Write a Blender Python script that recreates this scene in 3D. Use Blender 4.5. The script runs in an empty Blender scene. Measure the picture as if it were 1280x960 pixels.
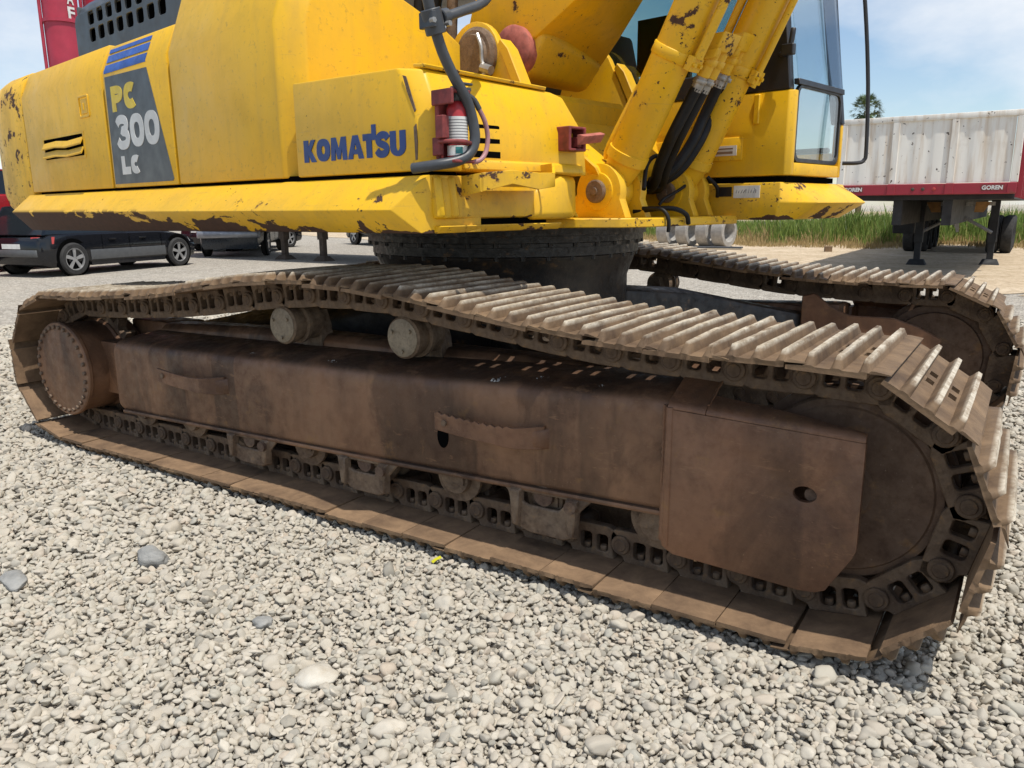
import bpy, bmesh, math, random
from mathutils import Vector, Matrix
import numpy as np

random.seed(7)
rng = np.random.default_rng(11)
S = bpy.context.scene
C = S.collection
rad = math.radians
PI = math.pi

# ------------------------------------------------------------------ camera, sky, sun, exposure
CAM = Vector((2.5626, -3.8462, 1.325))
YAW, PITCH, ROLL, FPX = -0.5814, -0.2216, -0.0079, 981.1
cp, sp, cy_, sy_ = math.cos(PITCH), math.sin(PITCH), math.cos(YAW), math.sin(YAW)
fw = Vector((sy_ * cp, cy_ * cp, sp)); rt = Vector((cy_, -sy_, 0)); upv = rt.cross(fw)
r2 = rt * math.cos(ROLL) + upv * math.sin(ROLL); u2 = -rt * math.sin(ROLL) + upv * math.cos(ROLL)
cam_d = bpy.data.cameras.new('camera')
cam = bpy.data.objects.new('camera', cam_d); C.objects.link(cam)
cam.matrix_world = Matrix(((r2.x, u2.x, -fw.x, CAM.x), (r2.y, u2.y, -fw.y, CAM.y), (r2.z, u2.z, -fw.z, CAM.z), (0, 0, 0, 1)))
cam_d.sensor_width = 36; cam_d.lens = FPX * 36 / 1280; cam_d.clip_start = 0.05; cam_d.clip_end = 3000
S.camera = cam

SUN = Vector((0.38, -0.125, 1.0)).normalized()          # towards the sun
elev = math.asin(SUN.z)
world = bpy.data.worlds.new('World'); S.world = world; world.use_nodes = True
wn = world.node_tree; wn.nodes.clear()
w_out = wn.nodes.new('ShaderNodeOutputWorld'); w_bg = wn.nodes.new('ShaderNodeBackground')
w_sky = wn.nodes.new('ShaderNodeTexSky'); w_sky.sky_type = 'NISHITA'; w_sky.sun_disc = False
w_sky.sun_elevation = elev; w_sky.sun_rotation = math.atan2(SUN.x, SUN.y)
w_sky.air_density = 1.0; w_sky.dust_density = 0.5; w_sky.ozone_density = 1.3; w_sky.altitude = 50
w_bg.inputs['Strength'].default_value = 0.145
# thin broken cloud over the whole sky
w_tc = wn.nodes.new('ShaderNodeTexCoord'); w_map = wn.nodes.new('ShaderNodeMapping')
w_map.inputs['Scale'].default_value = (1.0, 1.0, 2.0); w_map.inputs['Location'].default_value = (3.1, 1.4, 0.7)
w_no = wn.nodes.new('ShaderNodeTexNoise'); w_no.inputs['Scale'].default_value = 2.0; w_no.inputs['Detail'].default_value = 7; w_no.inputs['Roughness'].default_value = 0.55
w_rm = wn.nodes.new('ShaderNodeValToRGB'); w_rm.color_ramp.elements[0].position = 0.43; w_rm.color_ramp.elements[1].position = 0.60
w_rm.color_ramp.elements[1].color = (0.85, 0.85, 0.85, 1)
w_mix = wn.nodes.new('ShaderNodeMixRGB'); w_mix.inputs['Color2'].default_value = (6.6, 6.8, 7.1, 1)
L = wn.links.new
L(w_tc.outputs['Generated'], w_map.inputs['Vector']); L(w_map.outputs['Vector'], w_no.inputs['Vector'])
L(w_no.outputs['Fac'], w_rm.inputs['Fac']); L(w_rm.outputs['Color'], w_mix.inputs['Fac'])
L(w_sky.outputs['Color'], w_mix.inputs['Color1']); L(w_mix.outputs['Color'], w_bg.inputs['Color']); L(w_bg.outputs['Background'], w_out.inputs['Surface'])
sun_d = bpy.data.lights.new('sun', 'SUN'); sun_d.energy = 4.4; sun_d.angle = rad(0.55); sun_d.color = (1.0, 0.955, 0.88)
sun = bpy.data.objects.new('sun', sun_d); C.objects.link(sun)
sun.rotation_euler = SUN.to_track_quat('Z', 'Y').to_euler()
S.view_settings.view_transform = 'Standard'; S.view_settings.look = 'None'; S.view_settings.gamma = 1; S.view_settings.exposure = 0.0
S.view_settings.use_curve_mapping = False
S.cycles.max_bounces = 6; S.cycles.diffuse_bounces = 3; S.cycles.glossy_bounces = 3; S.cycles.transparent_max_bounces = 8; S.cycles.transmission_bounces = 4

# ------------------------------------------------------------------ materials
class NT:
    def __init__(s, name, rough=0.6, metal=0.0, spec=0.5):
        s.m = bpy.data.materials.new(name); s.m.use_nodes = True; s.t = s.m.node_tree
        s.b = s.t.nodes['Principled BSDF']
        s.b.inputs['Roughness'].default_value = rough; s.b.inputs['Metallic'].default_value = metal
        s.b.inputs['Specular IOR Level'].default_value = spec
        s.tc = s.t.nodes.new('ShaderNodeTexCoord')
    def put(s, sock, v):
        if isinstance(v, bpy.types.NodeSocket): s.t.links.new(v, sock)
        elif isinstance(v, (tuple, list)) and len(v) == 3 and sock.type == 'RGBA': sock.default_value = (*v, 1)
        else: sock.default_value = v
    def coord(s, kind='Object', scale=(1, 1, 1), loc=(0, 0, 0), rot=(0, 0, 0)):
        n = s.t.nodes.new('ShaderNodeMapping'); s.put(n.inputs['Vector'], s.tc.outputs[kind])
        n.inputs['Scale'].default_value = scale; n.inputs['Location'].default_value = loc; n.inputs['Rotation'].default_value = rot
        return n.outputs['Vector']
    def noise(s, v, scale, detail=4, rough=0.55, dist=0.0):
        n = s.t.nodes.new('ShaderNodeTexNoise'); s.put(n.inputs['Vector'], v)
        n.inputs['Scale'].default_value = scale; n.inputs['Detail'].default_value = detail; n.inputs['Roughness'].default_value = rough; n.inputs['Distortion'].default_value = dist
        return n.outputs['Fac']
    def voro(s, v, scale, feature='F1', out='Distance'):
        n = s.t.nodes.new('ShaderNodeTexVoronoi'); n.feature = feature; s.put(n.inputs['Vector'], v); n.inputs['Scale'].default_value = scale
        return n.outputs[out]
    def ramp(s, f, a, b, lo=0.0, hi=1.0):
        n = s.t.nodes.new('ShaderNodeMapRange'); s.put(n.inputs['Value'], f)
        n.inputs['From Min'].default_value = a; n.inputs['From Max'].default_value = b; n.inputs['To Min'].default_value = lo; n.inputs['To Max'].default_value = hi
        return n.outputs['Result']
    def math(s, op, a, b=0.0):
        n = s.t.nodes.new('ShaderNodeMath'); n.operation = op; s.put(n.inputs[0], a); s.put(n.inputs[1], b); return n.outputs[0]
    def mix(s, f, a, b):
        n = s.t.nodes.new('ShaderNodeMixRGB'); s.put(n.inputs['Fac'], f); s.put(n.inputs['Color1'], a); s.put(n.inputs['Color2'], b); return n.outputs['Color']
    def xyz(s, v, k):
        n = s.t.nodes.new('ShaderNodeSeparateXYZ'); s.put(n.inputs[0], v); return n.outputs[k]
    def rand(s):
        return s.t.nodes.new('ShaderNodeObjectInfo').outputs['Random']
    def col(s, c): s.put(s.b.inputs['Base Color'], c)
    def rough(s, r): s.put(s.b.inputs['Roughness'], r)
    def bump(s, h, strength=0.3, dist=0.01):
        n = s.t.nodes.new('ShaderNodeBump'); s.put(n.inputs['Height'], h); n.inputs['Strength'].default_value = strength; n.inputs['Distance'].default_value = dist
        s.t.links.new(n.outputs['Normal'], s.b.inputs['Normal'])

MAT = {}
def plain(name, c, rough=0.5, metal=0.0, var=0.15, scale=9.0, bump=0.0, spec=0.5):
    m = NT(name, rough, metal, spec); v = m.coord()
    n = m.noise(v, scale, 5, 0.6)
    m.col(m.mix(m.ramp(n, 0.3, 0.7), tuple(x * (1 - var) for x in c), tuple(min(1, x * (1 + var)) for x in c)))
    m.rough(m.ramp(m.noise(v, scale * 2.3, 3), 0.3, 0.7, max(0.03, rough - 0.08), min(1, rough + 0.1)))
    if bump: m.bump(n, bump, 0.01)
    MAT[name] = m.m; return m.m

def yellow(name, chips=0.66, lowchips=None, dirt=0.35, base=(0.82, 0.460, 0.003), xg=None, streak=0.5, rough=0.42):
    m = NT(name, rough); v = m.coord()
    fade = m.noise(v, 1.7, 5, 0.6)
    c = m.mix(m.ramp(fade, 0.35, 0.65), base, (base[0] * 0.96, base[1] * 1.0, base[2] * 1.6))
    # dusty vertical streaks and smears of grime
    st = m.noise(m.coord(scale=(14, 14, 1.1)), 1.0, 5, 0.65)
    c = m.mix(m.math('MULTIPLY', m.ramp(st, 0.50, 0.74), streak * 0.5), c, (0.40, 0.24, 0.055))
    g = m.noise(v, 3.1, 5, 0.7, 0.3)
    c = m.mix(m.math('MULTIPLY', m.ramp(g, 0.46, 0.75), dirt), c, (0.30, 0.18, 0.06))
    film = m.noise(m.coord(scale=(1, 1, 0.7), loc=(5, 2, 1)), 2.4, 6, 0.62, 0.6)
    c = m.mix(m.math('MULTIPLY', m.ramp(film, 0.42, 0.70), 0.28), c, (0.58, 0.36, 0.055))
    sc1 = m.noise(m.coord(scale=(2.2, 2.2, 55), rot=(0.1, 0.25, 0)), 1.7, 3, 0.7)
    c = m.mix(m.math('MULTIPLY', m.ramp(sc1, 0.66, 0.70), 0.35), c, (0.50, 0.30, 0.06))
    sp_ = m.noise(v, 46, 3, 0.6)
    c = m.mix(m.math('MULTIPLY', m.ramp(sp_, 0.60, 0.72), 0.35), c, (0.22, 0.13, 0.05))
    # paint chips down to brown steel
    n1 = m.noise(m.coord(scale=(1, 1, 1.4), rot=(0.3, 0.5, 0.2)), 7.0, 9, 0.68, 0.25)
    n2 = m.noise(v, 1.3, 2, 0.5)
    k = m.math('ADD', n1, m.ramp(n2, 0.3, 0.7, -0.05, 0.05))
    chip = m.ramp(k, chips, chips + 0.012)
    if lowchips:
        z0, z1, amt = lowchips
        zz = m.xyz(v, 'Z')
        big = m.noise(m.coord(scale=(0.75, 1, 2.0), rot=(0, 0.35, 0)), 5.5, 9, 0.6, 0.5)
        k2 = m.math('ADD', big, m.ramp(zz, z0, z1, amt, 0.0))
        if xg: k2 = m.math('ADD', k2, m.ramp(m.xyz(v, 'X'), xg[0], xg[1], xg[2], 0.0))
        hi_ = m.ramp(zz, z1 - 0.012, z1 + 0.012, 1.0, 0.0)
        chip = m.math('MAXIMUM', chip, m.math('MULTIPLY', m.ramp(k2, 0.70, 0.712), hi_))
    f1 = m.noise(m.coord(scale=(1, 1, 1.3), rot=(0.2, 0.3, 0)), 36, 4, 0.65)
    f2 = m.math('ADD', f1, m.ramp(m.noise(v, 2.7, 3, 0.6, 0.4), 0.38, 0.66, -0.09, 0.045))
    fine = m.ramp(f2, chips + 0.01, chips + 0.035)
    chip = m.math('MAXIMUM', chip, fine)
    rustn = m.noise(v, 30, 5, 0.6)
    rust = m.mix(rustn, (0.030, 0.014, 0.009), (0.105, 0.048, 0.026))
    halo = m.math('MULTIPLY', m.ramp(k, chips - 0.035, chips), 0.35)
    c = m.mix(halo, c, (0.33, 0.14, 0.02))
    m.col(m.mix(chip, c, rust))
    m.rough(m.mix(chip, m.ramp(g, 0.3, 0.75, rough - 0.06, rough + 0.2), (0.85, 0.85, 0.85)))
    h = m.math('ADD', m.math('MULTIPLY', chip, -1.0), m.math('MULTIPLY', m.noise(v, 2.6, 4), 2.2))
    m.bump(h, 0.30, 0.006)
    MAT[name] = m.m; return m.m

def rusty(name, a=(0.060, 0.036, 0.024), b=(0.150, 0.088, 0.055), dust=(0.29, 0.215, 0.145), dustamt=0.45, up=0.5, sc=1.0, rough=0.78, streak=0.5, wet=0.25, stain=0.0):
    m = NT(name, rough, 0.0, 0.45); v = m.coord()
    n = m.noise(v, 3.5 * sc, 6, 0.66, 0.4); n2 = m.noise(v, 24 * sc, 5, 0.68)
    c = m.mix(m.ramp(n, 0.32, 0.68), a, b)
    c = m.mix(m.math('MULTIPLY', m.ramp(n2, 0.45, 0.7), 0.55), c, tuple(x * 0.55 for x in a))
    st = m.noise(m.coord(scale=(9, 9, 0.8)), 1.0, 5, 0.6)
    c = m.mix(m.math('MULTIPLY', m.ramp(st, 0.52, 0.66), streak * 0.5), c, tuple(x * 0.75 for x in a))
    if stain:
        s1_ = m.noise(m.coord(scale=(2.6, 2.6, 0.25), loc=(0.4, 0, 0)), 1.6, 4, 0.55, 0.2)
        c = m.mix(m.math('MULTIPLY', m.ramp(s1_, 0.52, 0.56), stain), c, tuple(x * 0.42 for x in a))
        s2_ = m.noise(m.coord(scale=(1.1, 1.1, 0.6), loc=(3.4, 0, 0)), 1.5, 5, 0.6)
        c = m.mix(m.math('MULTIPLY', m.ramp(s2_, 0.44, 0.60), stain * 0.9), c, tuple(x * 1.45 for x in b))
        scr = m.noise(m.coord(scale=(3, 3, 40), rot=(0, 0.12, 0)), 2.0, 4, 0.7)
        c = m.mix(m.math('MULTIPLY', m.ramp(scr, 0.64, 0.70), 0.25), c, tuple(x * 1.7 for x in b))
    d = m.noise(v, 5.5 * sc, 5, 0.7)
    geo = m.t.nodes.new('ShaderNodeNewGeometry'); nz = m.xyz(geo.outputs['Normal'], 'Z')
    dm = m.math('MULTIPLY', m.ramp(d, 0.42, 0.66), m.ramp(nz, -0.1, 0.9, dustamt, dustamt + up))
    c = m.mix(m.math('MINIMUM', dm, 0.95), c, dust)
    ochre = m.noise(v, 11 * sc, 4, 0.7)
    c = m.mix(m.math('MULTIPLY', m.ramp(ochre, 0.6, 0.72), 0.5), c, (0.26, 0.135, 0.045))
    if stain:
        oil_shade = m.noise(v, 4.5, 5, 0.65, 0.5)
        c = m.mix(m.math('MULTIPLY', m.math('MULTIPLY', m.ramp(nz, 0.45, 0.9), m.ramp(oil_shade, 0.30, 0.55)), min(0.8, stain * 1.1)), c, (0.022, 0.015, 0.011))  # upward faces blackened: oily grime plus painted shade from the track above
        gs = m.noise(m.coord(scale=(1, 1, 0.55), loc=(7, 1, 2)), 2.9, 5, 0.6, 0.8)
        c = m.mix(m.math('MULTIPLY', m.ramp(gs, 0.54, 0.62), stain * 0.75), c, tuple(x * 0.5 for x in a))
        wr = m.noise(m.coord(scale=(6, 6, 22), rot=(0, 0.06, 0)), 1.3, 5, 0.75)
        c = m.mix(m.math('MULTIPLY', m.ramp(wr, 0.60, 0.68), 0.4), c, (0.30, 0.165, 0.085))
    spk = m.noise(v, 70 * min(1.5, sc + .3), 3, 0.6)
    c = m.mix(m.math('MULTIPLY', m.ramp(spk, 0.68, 0.74), 0.5), c, dust)
    m.col(c); m.rough(m.ramp(n2, 0.35, 0.65, rough - wet, rough + 0.1))
    m.bump(m.math('ADD', n2, m.math('MULTIPLY', m.noise(v, 110, 2, 0.7), 0.6)), 0.45, 0.004)
    MAT[name] = m.m; return m.m

yellow('yellow_paint', 0.665)
yellow('yellow_side', 0.715, dirt=0.28, streak=0.45)
yellow('yellow_skirt', 0.675, lowchips=(1.225, 1.322, 0.25), dirt=0.3, xg=(-2.4, 0.8, 0.24))
yellow('yellow_worn', 0.612, lowchips=(1.22, 1.36, 0.12), dirt=0.6)
yellow('yellow_nose', 0.63, lowchips=(1.235, 1.342, 0.26), dirt=0.5)
yellow('yellow_barrel', 0.625, dirt=0.25, streak=0.2)
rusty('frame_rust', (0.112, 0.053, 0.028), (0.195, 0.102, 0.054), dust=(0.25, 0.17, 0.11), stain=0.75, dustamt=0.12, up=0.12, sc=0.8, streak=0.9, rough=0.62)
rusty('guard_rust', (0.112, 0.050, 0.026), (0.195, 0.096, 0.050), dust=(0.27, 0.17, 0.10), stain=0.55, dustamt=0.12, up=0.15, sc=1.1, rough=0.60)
rusty('link_rust', (0.058, 0.036, 0.023), (0.150, 0.093, 0.053), dustamt=0.3, up=0.3, sc=2.0)
rusty('idler_rust', (0.088, 0.050, 0.031), (0.145, 0.085, 0.05), dustamt=0.12, up=0.2, sc=0.9, streak=0)
rusty('roller_rust', (0.07, 0.045, 0.03), (0.19, 0.125, 0.075), dustamt=0.55, up=0.2, sc=2.0)
rusty('bolt_rust', (0.06, 0.035, 0.025), (0.12, 0.07, 0.045), dustamt=0.3, sc=3.0)
rusty('pin_rust', (0.11, 0.07, 0.045), (0.2, 0.13, 0.08), dustamt=0.25, sc=3.0, streak=0)
rusty('body_dark', (0.011, 0.011, 0.012), (0.036, 0.031, 0.028), (0.16, 0.12, 0.085), 0.18, 0.35, 1.0, 0.55)
rusty('bearing_black', (0.006, 0.0065, 0.008), (0.016, 0.016, 0.017), (0.11, 0.10, 0.085), 0.10, 0.10, 1.5, 0.5, streak=0.2)
rusty('carrier_cap', (0.16, 0.125, 0.085), (0.27, 0.22, 0.155), (0.33, 0.28, 0.2), 0.3, 0.1, 3.0, 0.6, streak=0)

# track shoe: muddy plate, bars polished pale along their crests
m = NT('shoe_steel', 0.6, 0.0, 0.4); v = m.coord()
rv = m.rand()
off = m.t.nodes.new('ShaderNodeCombineXYZ'); m.put(off.inputs[0], m.math('MULTIPLY', rv, 37.0)); m.put(off.inputs[1], m.math('MULTIPLY', rv, 19.0))
va = m.t.nodes.new('ShaderNodeVectorMath'); m.put(va.inputs[0], v); m.put(va.inputs[1], off.outputs[0]); vo = va.outputs[0]
n = m.noise(vo, 7, 8, 0.68, 0.3); n2 = m.noise(vo, 38, 6, 0.7)
c = m.mix(m.ramp(n, 0.33, 0.66), (0.115, 0.070, 0.038), (0.27, 0.180, 0.098))
c = m.mix(m.math('MULTIPLY', m.ramp(n2, 0.5, 0.7), 0.5), c, (0.07, 0.045, 0.032))
c = m.mix(m.ramp(m.xyz(v, 'Z'), 0.071, 0.076, 0.0, 0.55), m.mix(m.ramp(n, 0.3, 0.7), (0.105, 0.064, 0.037), (0.275, 0.175, 0.098)), c)
c = m.mix(m.ramp(m.xyz(v, 'Z'), 0.074, 0.079, 0.0, 0.6), c, m.mix(m.ramp(n, 0.35, 0.68), (0.062, 0.038, 0.022), (0.180, 0.116, 0.064)))
mp = m.t.nodes.new('ShaderNodeMapping'); m.put(mp.inputs['Vector'], vo); mp.inputs['Scale'].default_value = (1, 0.25, 1)
n3 = m.noise(mp.outputs[0], 26, 5, 0.7)
wear = m.math('MULTIPLY', m.ramp(m.xyz(v, 'Z'), 0.104, 0.1175), m.ramp(n3, 0.30, 0.52))
c = m.mix(m.math('MULTIPLY', wear, 0.9), c, m.mix(m.ramp(n2, 0.4, 0.65), (0.60, 0.54, 0.43), (0.34, 0.275, 0.19)))
m.col(c); m.rough(m.ramp(wear, 0, 1, 0.8, 0.5)); m.bump(m.math('ADD', n2, m.math('MULTIPLY', n, 2.0)), 0.5, 0.004)
MAT['shoe_steel'] = m.m

plain('dark_grey', (0.050, 0.056, 0.060), 0.45, var=0.25)
plain('rail_grey', (0.050, 0.055, 0.062), 0.42, var=0.3, bump=0.1)
plain('rubber', (0.009, 0.009, 0.010), 0.55, var=0.4, spec=0.3)
plain('black_gap', (0.004, 0.004, 0.004), 0.95, spec=0.0)
plain('black_plastic', (0.018, 0.018, 0.02), 0.4)
plain('decal_grey', (0.060, 0.066, 0.072), 0.4, var=0.22, scale=5)
plain('decal_white', (0.62, 0.62, 0.60), 0.45, var=0.12)
plain('decal_yellow', (0.72, 0.52, 0.03), 0.45)
plain('decal_blue', (0.018, 0.085, 0.36), 0.4, var=0.3)
plain('logo_blue', (0.008, 0.035, 0.17), 0.35, var=0.2)
plain('red_paint', (0.34, 0.022, 0.026), 0.42, var=0.3, scale=20)
plain('red_worn', (0.19, 0.032, 0.030), 0.6, var=0.5, scale=26)
plain('red_ball', (0.40, 0.12, 0.09), 0.75, var=0.35, scale=25)
plain('label_white', (0.66, 0.66, 0.63), 0.5)
plain('label_teal', (0.03, 0.20, 0.20), 0.5)
plain('print_grey', (0.22, 0.22, 0.22), 0.6)
plain('pink_hose', (0.34, 0.17, 0.18), 0.55, var=0.3)
plain('steel', (0.34, 0.33, 0.31), 0.4, 0.6, var=0.3, scale=30)
plain('chrome', (0.30, 0.31, 0.33), 0.4, 0.6)
plain('car_black', (0.008, 0.009, 0.012), 0.10, var=0.1)
plain('car_grey', (0.085, 0.088, 0.09), 0.45)
plain('car_red', (0.33, 0.012, 0.016), 0.2)
plain('car_blue_grey', (0.028, 0.036, 0.045), 0.3)
plain('tyre', (0.026, 0.025, 0.024), 0.85, var=0.4)
plain('tyre_dusty', (0.075, 0.070, 0.064), 0.9, var=0.3)
plain('wheel_alloy', (0.42, 0.42, 0.42), 0.35, 0.6)
plain('plate_white', (0.7, 0.7, 0.66), 0.4)
plain('tail_red', (0.42, 0.05, 0.04), 0.2)
plain('lamp_clear', (0.6, 0.62, 0.64), 0.15)
plain('concrete', (0.33, 0.315, 0.29), 0.9, var=0.25)
plain('wood', (0.20, 0.13, 0.075), 0.85, var=0.3)
plain('post_brown', (0.075, 0.055, 0.04), 0.8, var=0.4)
plain('trailer_under', (0.018, 0.019, 0.021), 0.7, var=0.5, scale=3)
plain('hazard_orange', (0.33, 0.17, 0.05), 0.6, var=0.3)
plain('mast_red', (0.40, 0.030, 0.058), 0.45, var=0.15, scale=2)
plain('dropping', (0.5, 0.49, 0.45), 0.9, var=0.4, scale=40)
plain('scrap_yellow', (0.55, 0.52, 0.02), 0.5)
plain('hood_grey', (0.055, 0.062, 0.066), 0.4, var=0.2, scale=4)
plain('seat_cloth', (0.03, 0.035, 0.04), 0.8)
plain('palm_leaf', (0.075, 0.115, 0.035), 0.6, var=0.5)
plain('palm_trunk', (0.11, 0.08, 0.05), 0.9)

def glass(name, tint, refl=0.12):
    m = bpy.data.materials.new(name); m.use_nodes = True; t = m.node_tree; t.nodes.clear()
    o = t.nodes.new('ShaderNodeOutputMaterial'); mx = t.nodes.new('ShaderNodeMixShader'); tr = t.nodes.new('ShaderNodeBsdfTransparent')
    gl = t.nodes.new('ShaderNodeBsdfGlossy'); gl.inputs['Roughness'].default_value = 0.03
    tr.inputs['Color'].default_value = (*tint, 1); lw = t.nodes.new('ShaderNodeLayerWeight'); lw.inputs['Blend'].default_value = 0.5; fr = t.nodes.new('ShaderNodeMath'); fr.operation = 'POWER'; fr.inputs[1].default_value = 4.0; t.links.new(lw.outputs['Facing'], fr.inputs[0])
    ad = t.nodes.new('ShaderNodeMath'); ad.operation = 'ADD'; ad.inputs[1].default_value = refl; ad.use_clamp = True
    t.links.new(fr.outputs[0], ad.inputs[0]); t.links.new(ad.outputs[0], mx.inputs[0]); t.links.new(tr.outputs[0], mx.inputs[1]); t.links.new(gl.outputs[0], mx.inputs[2]); t.links.new(mx.outputs[0], o.inputs[0])
    MAT[name] = m
glass('cab_glass', (0.50, 0.66, 0.66), 0.06)
glass('front_glass', (0.93, 0.975, 0.98), 0.14)
plain('car_glass', (0.012, 0.015, 0.018), 0.06)

# white trailer paint with rust pocks
m = NT('trailer_white', 0.5); v = m.coord()
p = m.noise(v, 11, 4, 0.6); st = m.noise(m.coord(scale=(9, 9, 0.7)), 1.0, 5, 0.6)
c = m.mix(m.math('MULTIPLY', m.ramp(st, 0.46, 0.70), 0.6), (0.78, 0.75, 0.68), (0.46, 0.31, 0.17))
c = m.mix(m.ramp(p, 0.655, 0.675), c, (0.05, 0.03, 0.02))
c = m.mix(m.math('MULTIPLY', m.ramp(m.noise(v, 2.2, 6, 0.6), 0.55, 0.75), 0.5), c, (0.45, 0.38, 0.28))
m.col(c); MAT['trailer_white'] = m.m
m = NT('trailer_red', 0.45); v = m.coord()
m.col(m.mix(m.ramp(m.noise(v, 6, 6, 0.7), 0.55, 0.75), (0.30, 0.020, 0.035), (0.15, 0.05, 0.03))); MAT['trailer_red'] = m.m

# gravel bed (joints between stones and far ground)
m = NT('gravel_bed', 0.95, 0, 0.1); v = m.coord()
vc = m.voro(v, 34, 'F1', 'Color'); vd = m.voro(v, 34, 'F1', 'Distance')
big = m.noise(v, 0.35, 5, 0.6); mid = m.noise(v, 3.2, 6, 0.65)
c = m.mix(m.xyz(vc, 'X'), (0.33, 0.300, 0.255), (0.60, 0.555, 0.475))
c = m.mix(m.math('MULTIPLY', m.ramp(m.xyz(vc, 'Y'), 0.75, 0.95), 0.5), c, (0.30, 0.24, 0.19))
c = m.mix(m.ramp(vd, 0.50, 0.85, 0.0, 0.75), c, (0.15, 0.135, 0.115))
c = m.mix(m.math('MULTIPLY', m.ramp(big, 0.42, 0.62), 0.4), c, (0.54, 0.48, 0.39))
c = m.mix(m.math('MULTIPLY', m.ramp(mid, 0.46, 0.66), 0.5), c, (0.30, 0.265, 0.22))
m8 = m.noise(v, 9.0, 5, 0.75)
c = m.mix(m.math('MULTIPLY', m.ramp(m8, 0.48, 0.62), 0.55), c, (0.22, 0.195, 0.16))
c = m.mix(m.math('MULTIPLY', m.ramp(m.noise(v, 15.0, 4, 0.75), 0.55, 0.68), 0.6), c, (0.68, 0.63, 0.545))
m.col(c); m.bump(m.math('MULTIPLY', vd, -1.0), 0.9, 0.03); MAT['gravel_bed'] = m.m
# single pebbles
m = NT('pebble', 0.85, 0, 0.2); v = m.coord(); r = m.rand()
ra = m.t.nodes.new('ShaderNodeValToRGB'); m.put(ra.inputs['Fac'], r)
cr = ra.color_ramp; cr.elements[0].position = 0; cr.elements[0].color = (0.326, 0.299, 0.246, 1); cr.elements[1].position = 1; cr.elements[1].color = (0.495, 0.446, 0.365, 1)
for pz, cc in ((0.03, (0.256, 0.242, 0.205)), (0.08, (0.389, 0.354, 0.295)), (0.3, (0.450, 0.411, 0.340)), (0.42, (0.406, 0.385, 0.323)), (0.55, (0.477, 0.433, 0.352)), (0.70, (0.424, 0.380, 0.307)), (0.84, (0.530, 0.488, 0.410)), (0.93, (0.442, 0.372, 0.291)), (0.97, (0.362, 0.351, 0.303))):
    e = cr.elements.new(pz); e.color = (*cc, 1)
n = m.noise(v, 2.2, 3, 0.65)
m.col(m.mix(m.math('MULTIPLY', m.ramp(n, 0.35, 0.7), 0.35), ra.outputs['Color'], (0.38, 0.335, 0.27)))
MAT['pebble'] = m.m
m = NT('stone_pale', 0.85, 0, 0.2); v = m.coord()
n = m.noise(v, 9, 8, 0.65)
m.col(m.mix(m.ramp(n, 0.35, 0.65), (0.44, 0.39, 0.31), (0.56, 0.53, 0.46))); m.bump(m.noise(v, 30, 6, 0.7), 0.4, 0.01); MAT['stone_pale'] = m.m
m = NT('stone_grey', 0.8, 0, 0.2); v = m.coord()
n = m.noise(m.coord(scale=(1, 1, 4), rot=(0.4, 0.2, 0)), 14, 8, 0.65)
m.col(m.mix(m.ramp(n, 0.35, 0.65), (0.21, 0.21, 0.20), (0.33, 0.325, 0.305))); m.bump(n, 0.4, 0.01); MAT['stone_grey'] = m.m
# sandy ground under the trailer and in the weeds
m = NT('dirt', 0.95, 0, 0.1); v = m.coord()
n = m.noise(v, 0.8, 8, 0.65); n2 = m.noise(v, 9, 6, 0.7)
c = m.mix(m.ramp(n, 0.35, 0.65), (0.47, 0.37, 0.25), (0.62, 0.51, 0.37))
c = m.mix(m.math('MULTIPLY', m.ramp(n2, 0.46, 0.66), 0.65), c, (0.27, 0.195, 0.12))
c = m.mix(m.math('MULTIPLY', m.ramp(m.noise(v, 2.6, 6, 0.7), 0.52, 0.66), 0.6), c, (0.33, 0.25, 0.15))
m.col(c); m.bump(n2, 0.7, 0.05); MAT['dirt'] = m.m
m = NT('weeds', 0.7, 0, 0.2); at = m.t.nodes.new('ShaderNodeAttribute'); at.attribute_name = 'tint'
m.col(at.outputs['Color']); MAT['weeds'] = m.m

# ------------------------------------------------------------------ mesh helpers
def frame(o, x, z):
    x = Vector(x).normalized(); z = Vector(z); z = (z - x * z.dot(x)).normalized(); y = z.cross(x)
    return Matrix(((x.x, y.x, z.x, o[0]), (x.y, y.y, z.y, o[1]), (x.z, y.z, z.z, o[2]), (0, 0, 0, 1)))

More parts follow.
